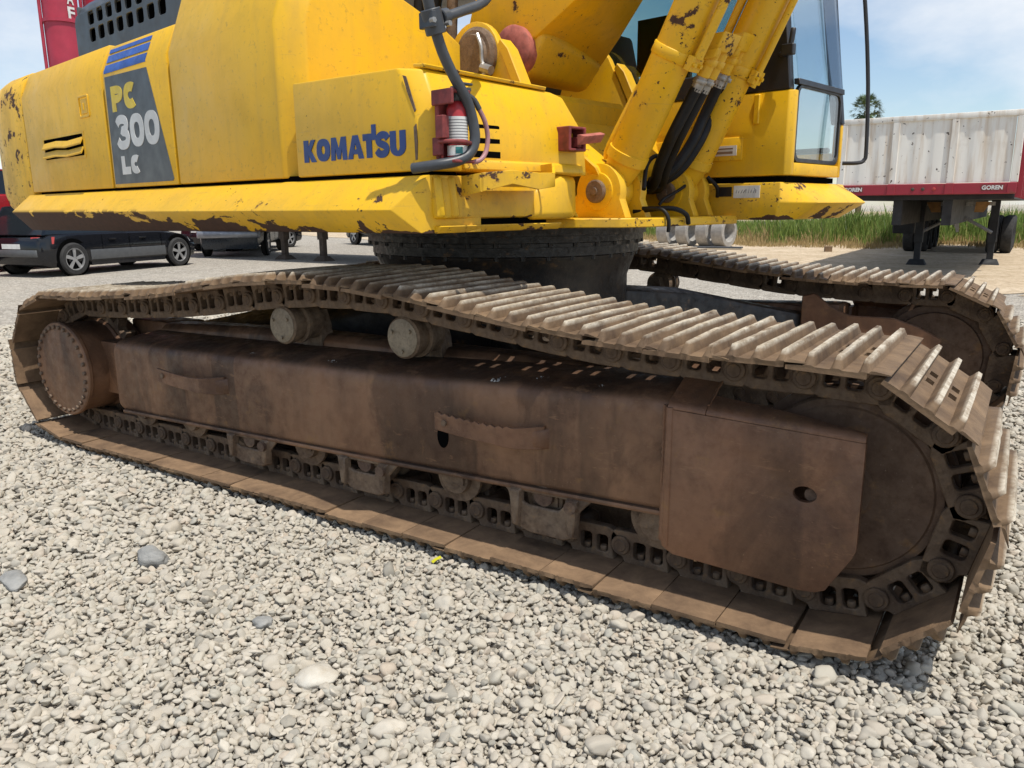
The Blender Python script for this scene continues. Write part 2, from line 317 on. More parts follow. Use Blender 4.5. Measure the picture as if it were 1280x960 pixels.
class MB:
    def __init__(s): s.bm = bmesh.new()
    def raw(s, vs, fs, M=None):
        bv = [s.bm.verts.new(M @ Vector(p) if M else Vector(p)) for p in vs]
        out = []
        for f in fs:
            try: out.append(s.bm.faces.new([bv[i] for i in f]))
            except ValueError: pass
        return bv
    def box(s, a, b, M=None):
        x0, y0, z0 = a; x1, y1, z1 = b
        s.raw([(x0, y0, z0), (x1, y0, z0), (x1, y1, z0), (x0, y1, z0), (x0, y0, z1), (x1, y0, z1), (x1, y1, z1), (x0, y1, z1)],
              [(0, 3, 2, 1), (4, 5, 6, 7), (0, 1, 5, 4), (1, 2, 6, 5), (2, 3, 7, 6), (3, 0, 4, 7)], M); return s
    def hull(s, pts, M=None):
        bv = s.raw(pts, [], M); g = bmesh.ops.convex_hull(s.bm, input=bv)
        bad = [e for e in g['geom_interior'] if isinstance(e, bmesh.types.BMVert)]
        if bad: bmesh.ops.delete(s.bm, geom=bad, context='VERTS')
        return s
    def loft(s, secs, close=True, caps=True, M=None):
        n = len(secs[0]); vs = [p for q in secs for p in q]; fs = []
        for i in range(len(secs) - 1):
            for j in range(n if close else n - 1):
                k = (j + 1) % n; fs.append((i * n + j, i * n + k, (i + 1) * n + k, (i + 1) * n + j))
        if caps and close: fs += [tuple(range(n - 1, -1, -1)), tuple(range((len(secs) - 1) * n, len(secs) * n))]
        s.raw(vs, fs, M); return s
    def cyl(s, p0, p1, r0, r1=None, n=20, caps=True):
        r1 = r0 if r1 is None else r1; p0 = Vector(p0); p1 = Vector(p1); d = (p1 - p0).normalized()
        a = Vector((0, 0, 1)) if abs(d.z) < 0.9 else Vector((1, 0, 0)); u = d.cross(a).normalized(); w = d.cross(u)
        ring = lambda p, r: [p + (u * math.cos(t) + w * math.sin(t)) * r for t in [2 * PI * i / n for i in range(n)]]
        return s.loft([ring(p0, r0), ring(p1, r1)], True, caps)
    def lathe(s, prof, o, axis, n=32, caps=True):
        # prof: list of (distance along axis, radius)
        d = Vector(axis).normalized(); o = Vector(o)
        a = Vector((0, 0, 1)) if abs(d.z) < 0.9 else Vector((1, 0, 0)); u = d.cross(a).normalized(); w = d.cross(u)
        return s.loft([[o + d * h + (u * math.cos(2 * PI * i / n) + w * math.sin(2 * PI * i / n)) * r for i in range(n)] for h, r in prof], True, caps)
    def tube(s, path, r, n=12, smooth=3, closed=False):
        P = [Vector(p) for p in path]
        if smooth:
            out = []
            for i in range(len(P) - 1):
                a = P[max(0, i - 1)]; b = P[i]; c = P[i + 1]; d = P[min(len(P) - 1, i + 2)]
                for k in range(smooth):
                    t = k / smooth
                    out.append(0.5 * ((2 * b) + (c - a) * t + (2 * a - 5 * b + 4 * c - d) * t * t + (3 * b - a - 3 * c + d) * t ** 3))
            out.append(P[-1]); P = out
        secs = []; u = None
        for i, p in enumerate(P):
            d = (P[min(i + 1, len(P) - 1)] - P[max(i - 1, 0)]).normalized()
            if u is None:
                a = Vector((0, 0, 1)) if abs(d.z) < 0.9 else Vector((1, 0, 0)); u = d.cross(a).normalized()
            else: u = (u - d * u.dot(d)).normalized()
            w = d.cross(u); rr = r[i] if isinstance(r, list) else r
            secs.append([p + (u * math.cos(2 * PI * k / n) + w * math.sin(2 * PI * k / n)) * rr for k in range(n)])
        return s.loft(secs)
    def plate(s, outer, holes, t, M):
        # flat plate in local x,z with thickness along local y (0..t), holes cut through
        tmp = bmesh.new(); loops = []
        for lp in [outer] + list(holes):
            vs = [tmp.verts.new((p[0], 0, p[1])) for p in lp]
            for i in range(len(vs)): tmp.edges.new((vs[i], vs[(i + 1) % len(vs)]))
            loops.append(len(lp))
        bmesh.ops.triangle_fill(tmp, use_beauty=True, edges=tmp.edges[:], normal=(0, -1, 0))
        tmp.verts.index_update()
        tri = [[v.index for v in f.verts] for f in tmp.faces]; co = [v.co.copy() for v in tmp.verts]; tmp.free()
        n = len(co); vs = co + [c + Vector((0, t, 0)) for c in co]; fs = []
        for f in tri: fs += [tuple(f), tuple(i + n for i in reversed(f))]
        k = 0
        for m_ in loops:
            for i in range(m_):
                a = k + i; b = k + (i + 1) % m_; fs.append((a, b, b + n, a + n))
            k += m_
        s.raw(vs, fs, M); return s
    def build(s, name, mat, parent=None, bevel=0.0, seg=1, smooth=35, rot=None, loc=None):
        bm = s.bm
        bmesh.ops.recalc_face_normals(bm, faces=bm.faces[:])
        if bevel:
            es = [e for e in bm.edges if len(e.link_faces) == 2 and e.calc_face_angle(0) > rad(28)]
            bmesh.ops.bevel(bm, geom=es, offset=bevel, segments=seg, affect='EDGES', clamp_overlap=True, profile=0.5)
        for f in bm.faces: f.smooth = True
        for e in bm.edges: e.smooth = not (len(e.link_faces) != 2 or e.calc_face_angle(0) > rad(smooth))
        me = bpy.data.meshes.new(name); bm.to_mesh(me); bm.free()
        me.materials.append(MAT[mat])
        return link(name, me, parent, rot, loc)

def link(name, me, parent=None, rot=None, loc=None):
    o = bpy.data.objects.new(name, me); C.objects.link(o)
    if parent: o.parent = parent
    if rot is not None: o.rotation_euler = rot
    if loc is not None: o.location = loc
    return o
def empty(name, loc=(0, 0, 0), rz=0.0, parent=None):
    o = bpy.data.objects.new(name, None); C.objects.link(o); o.location = loc; o.rotation_euler.z = rz; o.empty_display_size = 0.2
    if parent: o.parent = parent
    return o
def tag(o, label, cat, group=None):
    o['label'] = label; o['category'] = cat
    if group: o['group'] = group
    return o
def struct(o): o['kind'] = 'structure'; return o
def circ(cx, cz, r, n=24, a0=0, a1=2 * PI): 
    full = abs(a1 - a0 - 2 * PI) < 1e-6
    return [(cx + r * math.cos(a0 + (a1 - a0) * i / (n if full else n - 1)), cz + r * math.sin(a0 + (a1 - a0) * i / (n if full else n - 1))) for i in range(n)]
def rrect(x0, z0, x1, z1, r, n=4):
    o = []
    for cx, cz, a in ((x1 - r, z1 - r, 0), (x0 + r, z1 - r, PI / 2), (x0 + r, z0 + r, PI), (x1 - r, z0 + r, 1.5 * PI)):
        o += [(cx + r * math.cos(a + PI / 2 * i / n), cz + r * math.sin(a + PI / 2 * i / n)) for i in range(n + 1)]
    return o
def text_mesh(txt, size, off, depth, sx=1.0):
    cu = bpy.data.curves.new('lettering', 'FONT'); cu.body = txt; cu.size = size; cu.offset = off; cu.extrude = depth; cu.resolution_u = 3
    ob = bpy.data.objects.new('lettering', cu); me = bpy.data.meshes.new_from_object(ob)
    bpy.data.objects.remove(ob); bpy.data.curves.remove(cu)
    for v_ in me.vertices: v_.co.x *= sx
    return me
def letter(name, txt, size, off, depth, M, mat, parent, fit=None, rot=None):
    """raised lettering; M maps text x,y to the surface; fit=(w,h) scales to that box with origin lower left"""
    me = text_mesh(txt, size, off, depth); xs = [v_.co.x for v_ in me.vertices]; ys = [v_.co.y for v_ in me.vertices]
    for v_ in me.vertices:
        if fit:
            v_.co.x = (v_.co.x - min(xs)) / (max(xs) - min(xs)) * fit[0]; v_.co.y = (v_.co.y - min(ys)) / (max(ys) - min(ys)) * fit[1]
    me.transform(M); me.materials.append(MAT[mat]); return link(name, me, parent, rot)

# ------------------------------------------------------------------ ground
mb = MB(); g = 60
mb.raw([(-900, -900, -0.022), (900, -900, -0.022), (900, 900, -0.022), (-900, 900, -0.022)], [(0, 1, 2, 3)])
struct(mb.build('ground', 'gravel_bed'))
# sandy track with a ragged edge, beyond the machine
mb = MB(); edge = []
ang = [(-40, 30), (-12, 17.5), (-8, 15.8), (-5.0, 14.6), (-2.6, 14.0), (-0.5, 12.6), (0.8, 11.2), (2.2, 10.2), (4.0, 10.4), (8, 12), (14, 12.5), (60, 20), (60, 160), (-40, 160)]
pts = []
for i in range(len(ang)):
    a = Vector((*ang[i], 0)); b = Vector((*ang[(i + 1) % len(ang)], 0))
    for k in range(10):
        p = a.lerp(b, k / 10); j = 0.35 if i < 11 else 0
        pts.append((p.x + random.uniform(-j, j), p.y + random.uniform(-j, j), -0.012))
mb.raw(pts, [tuple(range(len(pts)))]); struct(mb.build('dirt_ground', 'dirt'))

# loose gravel: single pebbles as far as they can be told apart
def fov_points():
    P = []; SC = []
    def layer(spacing, dmin, dmax, zlo, zhi, smean, keep=1.0):
        xs = np.arange(-12, 8, spacing); ys = np.arange(-4.2, 9, spacing * 0.87)
        X, Y = np.meshgrid(xs, ys); X = X + (np.arange(len(ys)) % 2)[:, None] * spacing / 2
        X = X + rng.uniform(-.42, .42, X.shape) * spacing; Y = Y + rng.uniform(-.42, .42, Y.shape) * spacing
        X = X.ravel(); Y = Y.ravel(); dx = X - CAM.x; dy = Y - CAM.y; d = np.hypot(dx, dy)
        an = np.arctan2(dx, dy) - YAW
        ok = (d >= dmin) & (d < dmax) & (np.abs(an) < 0.70) & (rng.random(len(d)) < keep)
        # nothing inside the track contact strips' middle or far under the machine
        ok &= ~((X > -2.0) & (X < 2.1) & (Y > -1.56) & (Y < -1.03))
        X, Y = X[ok], Y[ok]
        P.append(np.stack([X, Y, rng.uniform(zlo, zhi, len(X))], 1)); SC.append(smean * np.exp(rng.normal(0, 0.30, len(X))))
    layer(0.0200, 0.6, 3.4, -0.020, -0.008, 0.0120)
    layer(0.0255, 0.6, 3.4, -0.009, 0.004, 0.0127, 0.82)
    layer(0.085, 0.6, 5.0, -0.005, 0.004, 0.0180, 0.45)
    layer(0.0265, 3.4, 6.4, -0.018, 0.002, 0.0150)
    layer(0.050, 3.4, 6.4, -0.006, 0.006, 0.0160, 0.8)
    layer(0.045, 6.4, 11.0, -0.018, 0.002, 0.0235)
    layer(0.16, 5.0, 11.0, -0.004, 0.008, 0.025, 0.6)
    return np.concatenate(P), np.concatenate(SC)
PP, SS = fov_points(); NP = len(PP)
me = bpy.data.meshes.new('gravel'); me.vertices.add(NP); me.vertices.foreach_set('co', PP.astype(np.float32).ravel())
a = me.attributes.new('scl', 'FLOAT_VECTOR', 'POINT')
sv = np.stack([SS * rng.uniform(.85, 1.35, NP), SS * rng.uniform(.75, 1.1, NP), SS * rng.uniform(.42, .8, NP)], 1)
a.data.foreach_set('vector', sv.astype(np.float32).ravel())
a = me.attributes.new('rt', 'FLOAT_VECTOR', 'POINT')
rv_ = np.stack([rng.normal(0, .40, NP), rng.normal(0, .40, NP), rng.uniform(0, 6.283, NP)], 1); a.data.foreach_set('vector', rv_.astype(np.float32).ravel())
a = me.attributes.new('pick', 'INT', 'POINT'); a.data.foreach_set('value', rng.integers(0, 10, NP).astype(np.int32))
gravel = link('gravel', me); gravel['kind'] = 'stuff'; gravel['label'] = 'pale grey loose river gravel covering the yard'; gravel['category'] = 'gravel'
ng = bpy.data.node_groups.new('pebble_scatter', 'GeometryNodeTree')
ng.interface.new_socket('Geometry', in_out='INPUT', socket_type='NodeSocketGeometry'); ng.interface.new_socket('Geometry', in_out='OUTPUT', socket_type='NodeSocketGeometry')
gi = ng.nodes.new('NodeGroupInput'); go = ng.nodes.new('NodeGroupOutput'); gl = ng.links.new
join = ng.nodes.new('GeometryNodeJoinGeometry')
protos = []
for k in range(10):
    ico = ng.nodes.new('GeometryNodeMeshIcoSphere'); ico.inputs['Subdivisions'].default_value = 3
    pos = ng.nodes.new('GeometryNodeInputPosition'); no = ng.nodes.new('ShaderNodeTexNoise'); no.noise_dimensions = '4D'
    no.inputs['W'].default_value = k * 7.31; no.inputs['Scale'].default_value = 0.85; no.inputs['Detail'].default_value = 1.2; no.inputs['Roughness'].default_value = 0.4
    gl(pos.outputs[0], no.inputs['Vector'])
    mr = ng.nodes.new('ShaderNodeMapRange'); gl(no.outputs['Fac'], mr.inputs['Value']); mr.inputs['From Min'].default_value = 0.25; mr.inputs['From Max'].default_value = 0.75; mr.inputs['To Min'].default_value = 0.55; mr.inputs['To Max'].default_value = 1.3
    fac = mr.outputs[0]; pr = random.Random(100 + k)
    for j in range(7):                      # flatten against a few random planes: worn, broken faces
        nv_ = Vector((pr.gauss(0, 1), pr.gauss(0, 1), pr.gauss(0, 1))).normalized()
        dt = ng.nodes.new('ShaderNodeVectorMath'); dt.operation = 'DOT_PRODUCT'; gl(pos.outputs[0], dt.inputs[0]); dt.inputs[1].default_value = nv_
        mx = ng.nodes.new('ShaderNodeMath'); mx.operation = 'MAXIMUM'; gl(dt.outputs['Value'], mx.inputs[0]); mx.inputs[1].default_value = 0.05
        dv_ = ng.nodes.new('ShaderNodeMath'); dv_.operation = 'DIVIDE'; dv_.inputs[0].default_value = pr.uniform(0.58, 0.86); gl(mx.outputs[0], dv_.inputs[1])
        mn = ng.nodes.new('ShaderNodeMath'); mn.operation = 'SMOOTH_MIN'; gl(fac, mn.inputs[0]); gl(dv_.outputs[0], mn.inputs[1]); mn.inputs[2].default_value = 0.06; fac = mn.outputs[0]
    sc = ng.nodes.new('ShaderNodeVectorMath'); sc.operation = 'SCALE'; gl(pos.outputs[0], sc.inputs[0]); gl(fac, sc.inputs['Scale'])
    sp_n = ng.nodes.new('GeometryNodeSetPosition'); gl(ico.outputs['Mesh'], sp_n.inputs['Geometry']); gl(sc.outputs[0], sp_n.inputs['Position'])
    ss = ng.nodes.new('GeometryNodeSetShadeSmooth'); gl(sp_n.outputs[0], ss.inputs['Geometry'])
    sm = ng.nodes.new('GeometryNodeSetMaterial'); sm.inputs['Material'].default_value = MAT['pebble']; gl(ss.outputs[0], sm.inputs['Geometry'])
    ti = ng.nodes.new('GeometryNodeGeometryToInstance'); gl(sm.outputs[0], ti.inputs['Geometry']); gl(ti.outputs[0], join.inputs['Geometry'])
iop = ng.nodes.new('GeometryNodeInstanceOnPoints'); iop.inputs['Pick Instance'].default_value = True
def nattr(n, t):
    x = ng.nodes.new('GeometryNodeInputNamedAttribute'); x.data_type = t; x.inputs['Name'].default_value = n; return x.outputs['Attribute']
gl(gi.outputs[0], iop.inputs['Points']); gl(join.outputs[0], iop.inputs['Instance']); gl(nattr('pick', 'INT'), iop.inputs['Instance Index'])
e2r = ng.nodes.new('FunctionNodeEulerToRotation'); gl(nattr('rt', 'FLOAT_VECTOR'), e2r.inputs[0]); gl(e2r.outputs[0], iop.inputs['Rotation']); gl(nattr('scl', 'FLOAT_VECTOR'), iop.inputs['Scale'])
gl(iop.outputs[0], go.inputs[0])
md = gravel.modifiers.new('scatter', 'NODES'); md.node_group = ng

# ------------------------------------------------------------------ excavator: undercarriage
EX = empty('excavator')
tag(EX, 'yellow crawler excavator with rust-brown tracks, marked 300 LC, filling the yard', 'excavator')
NTRK = -1.295; FTRK = 1.295; SW = 0.70
# pitch line of the chain in x,z
SPX, SPZ, SPR = -2.03, 0.450, 0.330
IDX, IDZ, IDR = 2.15, 0.472, 0.346
def chain_path():
    pts = []
    for i in range(41): pts.append((SPX + (IDX - SPX) * i / 40, (SPZ - SPR) + ((IDZ - IDR) - (SPZ - SPR)) * i / 40))
    for i in range(1, 40): a = -PI / 2 + PI * i / 40; pts.append((IDX + IDR * math.cos(a), IDZ + IDR * math.sin(a)))
    top = [(2.15, .818), (1.9, .812), (1.5, .826), (1.25, .842), (1.0, .872), (.7, .908), (.35, .948), (0, .953), (-.3, .935), (-.67, .887), (-1.0, .845), (-1.6, .797), (-2.03, .780)]
    for i in range(len(top) - 1):
        a = top[max(0, i - 1)]; b = top[i]; c = top[i + 1]; d = top[min(len(top) - 1, i + 2)]
        for k in range(8):
            t = k / 8
            pts.append(tuple(0.5 * (2 * b[j] + (c[j] - a[j]) * t + (2 * a[j] - 5 * b[j] + 4 * c[j] - d[j]) * t * t + (3 * b[j] - a[j] - 3 * c[j] + d[j]) * t ** 3) for j in (0, 1)))
    for i in range(0, 41): a = PI / 2 + PI * i / 40; pts.append((SPX + SPR * math.cos(a), SPZ + SPR * math.sin(a)))
    return np.array(pts)
CP = chain_path(); seg = np.hypot(*(np.diff(np.vstack([CP, CP[:1]]), axis=0).T)); cum = np.concatenate([[0], np.cumsum(seg)]); TOT = cum[-1]
CPc = np.vstack([CP, CP[:1]])
NSH = 49; PIT = TOT / NSH
def at_s(s_): s_ %= TOT; return np.array([np.interp(s_, cum, CPc[:, 0]), np.interp(s_, cum, CPc[:, 1])])

# one shoe: x along the chain (pin at 0 -> next pin at PIT), z outwards, y across
def shoe_mesh():
    zb = 0.066; tp = 0.015; gh = 0.037
    xs = [-0.050, -0.012, 0.0075, 0.0084]; prof = {-0.050: (0.0, 0.004), -0.012: (0.0, 0.009)}
    bars = [0.014, 0.086, 0.158]
    for b in bars:
        for dx, h in ((-0.016, 0.0), (-0.0095, gh * 0.80), (-0.0065, gh), (0.0065, gh), (0.0095, gh * 0.80), (0.016, 0.0)):
            x = round(b + dx, 4); xs.append(x); prof[x] = (0.0, max(h, 0.009) if b < 0.05 and dx < 0 else h)
    for x in (0.038, 0.062, 0.110, 0.134, 0.190, PIT + 0.0045):
        if x not in prof: xs.append(x); prof[x] = (0.0, 0.0 if x < 0.2 else -0.003)
    prof[0.0075] = (0.0, gh * .999); prof[0.0084] = (0.0, gh)
    xs = sorted(set(xs)); h = SW / 2
    ys = [-h, -h + 0.012, -h + 0.03, -0.080, -0.026, 0.026, 0.080, h - 0.03, h - 0.012, h]
    def zt(x, j):
        hh = prof[x][1]
        if hh > 0.0095:                       # bars run out towards the ends
            f = {0: 0.10, 1: 0.55, 2: 0.93, 7: 0.93, 8: 0.55, 9: 0.10}.get(j, 1.0); hh *= f
        return zb + tp + hh
    bm = bmesh.new(); T = {}; B = {}
    for i, x in enumerate(xs):
        for j, y in enumerate(ys):
            T[i, j] = bm.verts.new((x, y, zt(x, j))); lift = tp + 0.001 if x < 0.008 else 0.0
            B[i, j] = bm.verts.new((x, y, zb + lift))
    hole = lambda i, j: j in (3, 5) and ((0.037 <= xs[i] and xs[i + 1] <= 0.0625) or (0.109 <= xs[i] and xs[i + 1] <= 0.1345))
    ni, nj = len(xs) - 1, len(ys) - 1
    solid = lambda i, j: 0 <= i < ni and 0 <= j < nj and not hole(i, j)
    for i in range(ni):
        for j in range(nj):
            if not solid(i, j): continue
            bm.faces.new((T[i, j], T[i + 1, j], T[i + 1, j + 1], T[i, j + 1])); bm.faces.new((B[i, j], B[i, j + 1], B[i + 1, j + 1], B[i + 1, j]))
            for di, dj, a, b in ((-1, 0, (i, j), (i, j + 1)), (1, 0, (i + 1, j + 1), (i + 1, j)), (0, -1, (i + 1, j), (i, j)), (0, 1, (i, j + 1), (i + 1, j + 1))):
                if not solid(i + di, j + dj): bm.faces.new((T[a], T[b], B[b], B[a]))
    bmesh.ops.recalc_face_normals(bm, faces=bm.faces[:])
    for f in bm.faces: f.smooth = True
    for e in bm.edges: e.smooth = not (len(e.link_faces) != 2 or e.calc_face_angle(0) > rad(32))
    me = bpy.data.meshes.new('track_shoe'); bm.to_mesh(me); bm.free(); me.materials.append(MAT['shoe_steel']); return me
SHOE = shoe_mesh()
# variants with bent or chipped ends
SHOES = [SHOE]
for k in range(3):
    m2 = SHOE.copy()
    for v_ in m2.vertices:
        e = max(0, abs(v_.co.y) - 0.2) / 0.15; s_ = 1 if v_.co.y > 0 else -1
        v_.co.z += e * e * (0.006 if (k + (s_ > 0)) % 2 else -0.005) + (random.uniform(-.0022, .0016) if v_.co.z > 0.10 else 0)
        if abs(v_.co.y) > 0.33: v_.co.y += random.uniform(-.004, .003) * s_
    SHOES.append(m2)
def link_mesh(sgn, w_=1):
    mb = MB(); Lp = PIT
    out = [(-.042, -.030), (-.030, -.052), (.055, -.055), (Lp - .055, -.055), (Lp - .03, -.046), (Lp - .012, -.030), (Lp - .038, 0.0), (Lp - .036, .030), (Lp - .030, .067), (.012, .067), (.004, .048), (-.030, .036), (-.044, .008)]
    w1 = rrect(.046, -.020, .094, .046, .012, 3); w2 = rrect(.112, -.020, .160, .046, .012, 3)
    M = Matrix.Translation((0, -0.018, 0))
    mb.plate(out, [w1, w2] if w_ else [], 0.036, M)
    mb.cyl((0, -0.030, 0), (0, 0.030, 0), 0.036, n=16); mb.cyl((0, -0.034, 0), (0, -0.028, 0), 0.024, n=14); mb.cyl((0, 0.028, 0), (0, 0.034, 0), 0.024, n=14)
    for x in (.070, .136): mb.cyl((x, 0, .028), (x, 0, .067), 0.010, n=6); mb.cyl((x, 0, .026), (x, 0, .046), 0.015, n=6)
    return mb
LINK = link_mesh(1).build('track_link', 'link_rust', None, 0.003, 1, 40); link_me = LINK.data; bpy.data.objects.remove(LINK)
LINK = link_mesh(1, 0).build('track_link', 'link_rust', None, 0.003, 1, 40); link_me2 = LINK.data; bpy.data.objects.remove(LINK)
PINM = MB().cyl((0, -0.125, 0), (0, 0.125, 0), 0.030, n=12).build('track_pin', 'link_rust'); pin_me = PINM.data; bpy.data.objects.remove(PINM)

def crawler(yc, phase, lab):
    tr = empty('crawler_track', (0, yc, 0), 0, EX); tr['label'] = lab
    for i in range(NSH):
        a = at_s(phase + i * PIT); b = at_s(phase + (i + 1) * PIT)
        t = Vector((b[0] - a[0], 0, b[1] - a[1])).normalized(); out = Vector((t.z, 0, -t.x))
        M = frame((a[0], 0, a[1]), t, out)
        o = link('track_shoe', SHOES[(i * 7 + (i // 3)) % 4], tr); o.matrix_local = M @ Matrix.Translation((0, random.uniform(-.004, .004), random.uniform(-.0015, .0015)))
        for s_ in (-1, 1):
            l_ = link('track_link', link_me if (s_ > 0) == (yc < 0) or (i * 5) % 4 == 0 else link_me2, tr); l_.matrix_local = M @ Matrix.Translation((0, s_ * 0.098, 0))
        p_ = link('track_pin', pin_me, tr); p_.matrix_local = M
    return tr
# phase so that a shoe joint meets the ground edge at x = 2.06
crawler(NTRK, (2.075 - SPX) % PIT, 'near crawler track of rust-brown three-bar shoes')
crawler(FTRK, (2.075 - SPX) % PIT + 0.05, 'far crawler track, its chain in shadow')

def track_group(yc, s):
    """frame, wheels and guards; s=-1: outer side faces the camera (near), s=+1: far track"""
    Y = lambda d: yc + s * d          # d measured outwards from the track centre
    def sec(x, b, t):
        return [(x, Y(.165), b), (x, Y(.195), b + .004), (x, Y(.205), b + .03), (x, Y(.205), t - .035), (x, Y(.203), t - .012), (x, Y(.196), t + .008), (x, Y(.182), t + .022), (x, Y(.160), t + .031), (x, Y(.02), t + .053), (x, Y(-.19), t + .056), (x, Y(-.20), b)]
    mb = MB()
    mb.loft([sec(-1.60, .255, .585), sec(-1.57, .240, .602), sec(-1.0, .250, .612), sec(.4, .284, .640), sec(1.58, .318, .690), sec(1.64, .32, .69)])
    # lip along the lower edge, end flange at the drive side
    mb.loft([[(x, Y(.150), b - .016), (x, Y(.214), b - .012), (x, Y(.214), b + .010), (x, Y(.150), b + .010)] for x, b in ((-1.56, .24), (.4, .284), (1.62, .319))])
    mb.box((-1.86, min(Y(-.1), Y(.14)), .30), (-1.585, max(Y(-.1), Y(.14)), .60))
    mb.loft([[(x, Y(-.055), t - .12), (x, Y(-.065), t - .01), (x, Y(-.10), t + .02), (x, Y(-.21), t + .02), (x, Y(-.21), t - .2)] for x, t in ((-1.56, .670), (-1.2, .690), (-.55, .715), (.7, .715), (1.3, .715), (1.5, .70))])
    mb.box((-1.93, min(Y(-.32), Y(-.12)), .28), (-1.50, max(Y(-.32), Y(-.12)), .69))
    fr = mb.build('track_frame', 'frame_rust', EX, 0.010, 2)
    # oval hole by the long step
    hb = MB(); hb.plate([(.692 + .028 * math.cos(a), .442 + .048 * math.sin(a)) for a in [2 * PI * i / 20 for i in range(20)]], [], 0.004, Matrix.Translation((0, min(Y(.2065), Y(.2025)), 0)))
    hb.build('frame_hole', 'black_gap', fr)
    # serrated boarding steps
    def step(x0, x1, z0, z1, teeth, name='boarding_step'):
        n = 26; mb = MB(); secs = []
        for i in range(n + 1):
            t = i / n; x = x0 + (x1 - x0) * t; zc = z0 + (z1 - z0) * t - (0.010 * math.sin(t * PI))
            so = 0.062 if t < .72 else 0.062 * math.cos((t - .72) / .28 * PI / 2)
            hb_ = 0.034 + (0.010 * max(0, (t - .6) / .4)); tooth = (0.008 if i % 2 else -0.002) if teeth and t < .75 else 0
            d0 = .205 + so
            secs.append([(x, Y(d0), zc - hb_), (x, Y(d0 + .012), zc - hb_), (x, Y(d0 + .012), zc + hb_ + tooth), (x, Y(d0), zc + hb_ + tooth)])
        mb.loft(secs)
        mb.hull([(x1 - .055, Y(.2), z1 - .04), (x1 + .02, Y(.2), z1 - .045), (x1 - .055, Y(.2), z1 + .03), (x1 + .02, Y(.2), z1 + .035), (x1 - .05, Y(.25), z1 - .034), (x1 - .05, Y(.25), z1 + .026), (x1 - .01, Y(.23), z1 - .03), (x1 - .01, Y(.23), z1 + .024)])
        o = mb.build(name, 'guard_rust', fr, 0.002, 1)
        b2 = MB()
        b2.cyl((x0 + .05, Y(.268 + .010), z0), (x0 + .05, Y(.268 + .020), z0), .012, n=10); b2.build('bolt', 'pin_rust', fr)
        return o
    step(.71, 1.165, .525, .512, True); step(-1.09, -.64, .508, .492, False)
    # idler guard: folded plate beside the front wheel
    th = 0.022; d0 = .255
    o_ = [(1.632, .26), (1.645, .222), (1.68, .203), (2.08, .186), (2.130, .190), (2.160, .205), (2.228, .325), (2.236, .35), (2.235, .672), (1.645, .694)]
    mb = MB(); M = Matrix.Translation((0, min(Y(d0), Y(d0 - th)), 0))
    mb.plate(o_, [[(2.082 + .034 * math.cos(a), .492 + .024 * math.sin(a)) for a in [2 * PI * i / 18 for i in range(18)]]], th, M)
    # rolled top edge turning in over the wheel; a slot is left open behind it
    def fl(x, z, k): return [(x, Y(d0), z), (x, Y(d0 - .004), z + .012), (x, Y(d0 - .016), z + .024), (x, Y(d0 - .016 - k * .35), z + .024 + k * .16), (x, Y(d0 - .016 - k), z + .024 + k * .44), (x, Y(d0 - .016 - k), z + .010 + k * .44), (x, Y(d0 - .016 - k * .35), z + .008 + k * .16), (x, Y(d0 - .02), z + .006), (x, Y(d0 - .022), z)]
    mb.loft([fl(1.645, .694, .20), fl(1.70, .693, .20), fl(1.770, .690, .20)])
    mb.loft([fl(1.771, .690, .060), fl(2.0, .681, .040), fl(2.234, .672, .006)])
    mb.loft([[(1.60, Y(.10), z), (1.624, Y(.19), z), (1.632, Y(d0 - .02), z), (1.645, Y(d0 + .004), z), (1.662, Y(d0 + .004), z), (1.675, Y(d0 - .02), z), (1.66, Y(.10), z)] for z in (.225, .70)])
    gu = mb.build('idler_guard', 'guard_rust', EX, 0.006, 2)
    def bead(pts, r_=.006):
        mb = MB(); n_ = max(2, int((Vector(pts[0]) - Vector(pts[-1])).length / .012)); P_ = [Vector(pts[0]).lerp(Vector(pts[-1]), i / n_) + Vector((random.uniform(-.0015, .0015), 0, random.uniform(-.0015, .0015))) for i in range(n_ + 1)]
        mb.tube(P_, [r_ * (1 + .35 * (i % 2)) for i in range(n_ + 1)], 6, 0); mb.build('weld_bead', 'guard_rust', gu)
    bead([(1.630, Y(d0 - .022), .235), (1.630, Y(d0 - .022), .70)]); bead([(1.773, Y(d0 - .02), .716), (1.773, Y(.05), .80)], .004)
    pb = MB(); pb.cyl((2.098, Y(.20), .487), (2.098, Y(.236), .487), .022, n=18); pb.build('adjuster_bolt', 'bolt_rust', gu, 0.003)
    # front wheel
    mb = MB(); ax = (0, s, 0)
    mb.lathe([(-.10, .05), (-.10, .245), (-.075, .25), (-.07, .289), (-.028, .289), (-.028, .318), (.028, .318), (.028, .289), (.07, .289), (.082, .283), (.084, .262), (.090, .256), (.093, .10), (.10, .09), (.102, .0)], (IDX, yc, IDZ), ax, 56)
    mb.build('idler_wheel', 'idler_rust', EX, 0, 0, 30)
    # drive: sprocket ring and bolted final drive cover
    mb = MB(); tp = []
    for k in range(21):
        a = 2 * PI * k / 21
        for da, r_ in ((-.075, .285), (-.028, .338), (.028, .338), (.075, .285)): tp.append((SPX + r_ * math.cos(a + da), SPZ + r_ * math.sin(a + da)))
    mb.plate(tp, [circ(SPX, SPZ, .2, 24)], .06, Matrix.Translation((0, yc - .03, 0)))
    mb.build('sprocket', 'link_rust', EX, 0.003)
    mb = MB()
    mb.lathe([(-.16, .20), (-.10, .265), (.04, .268), (.05, .255), (.235, .258), (.245, .272), (.262, .272), (.270, .266), (.272, .205), (.276, .19), (.277, 0)], (SPX, yc, .437), ax, 48)
    fd = mb.build('final_drive', 'frame_rust', EX, 0, 0, 30)
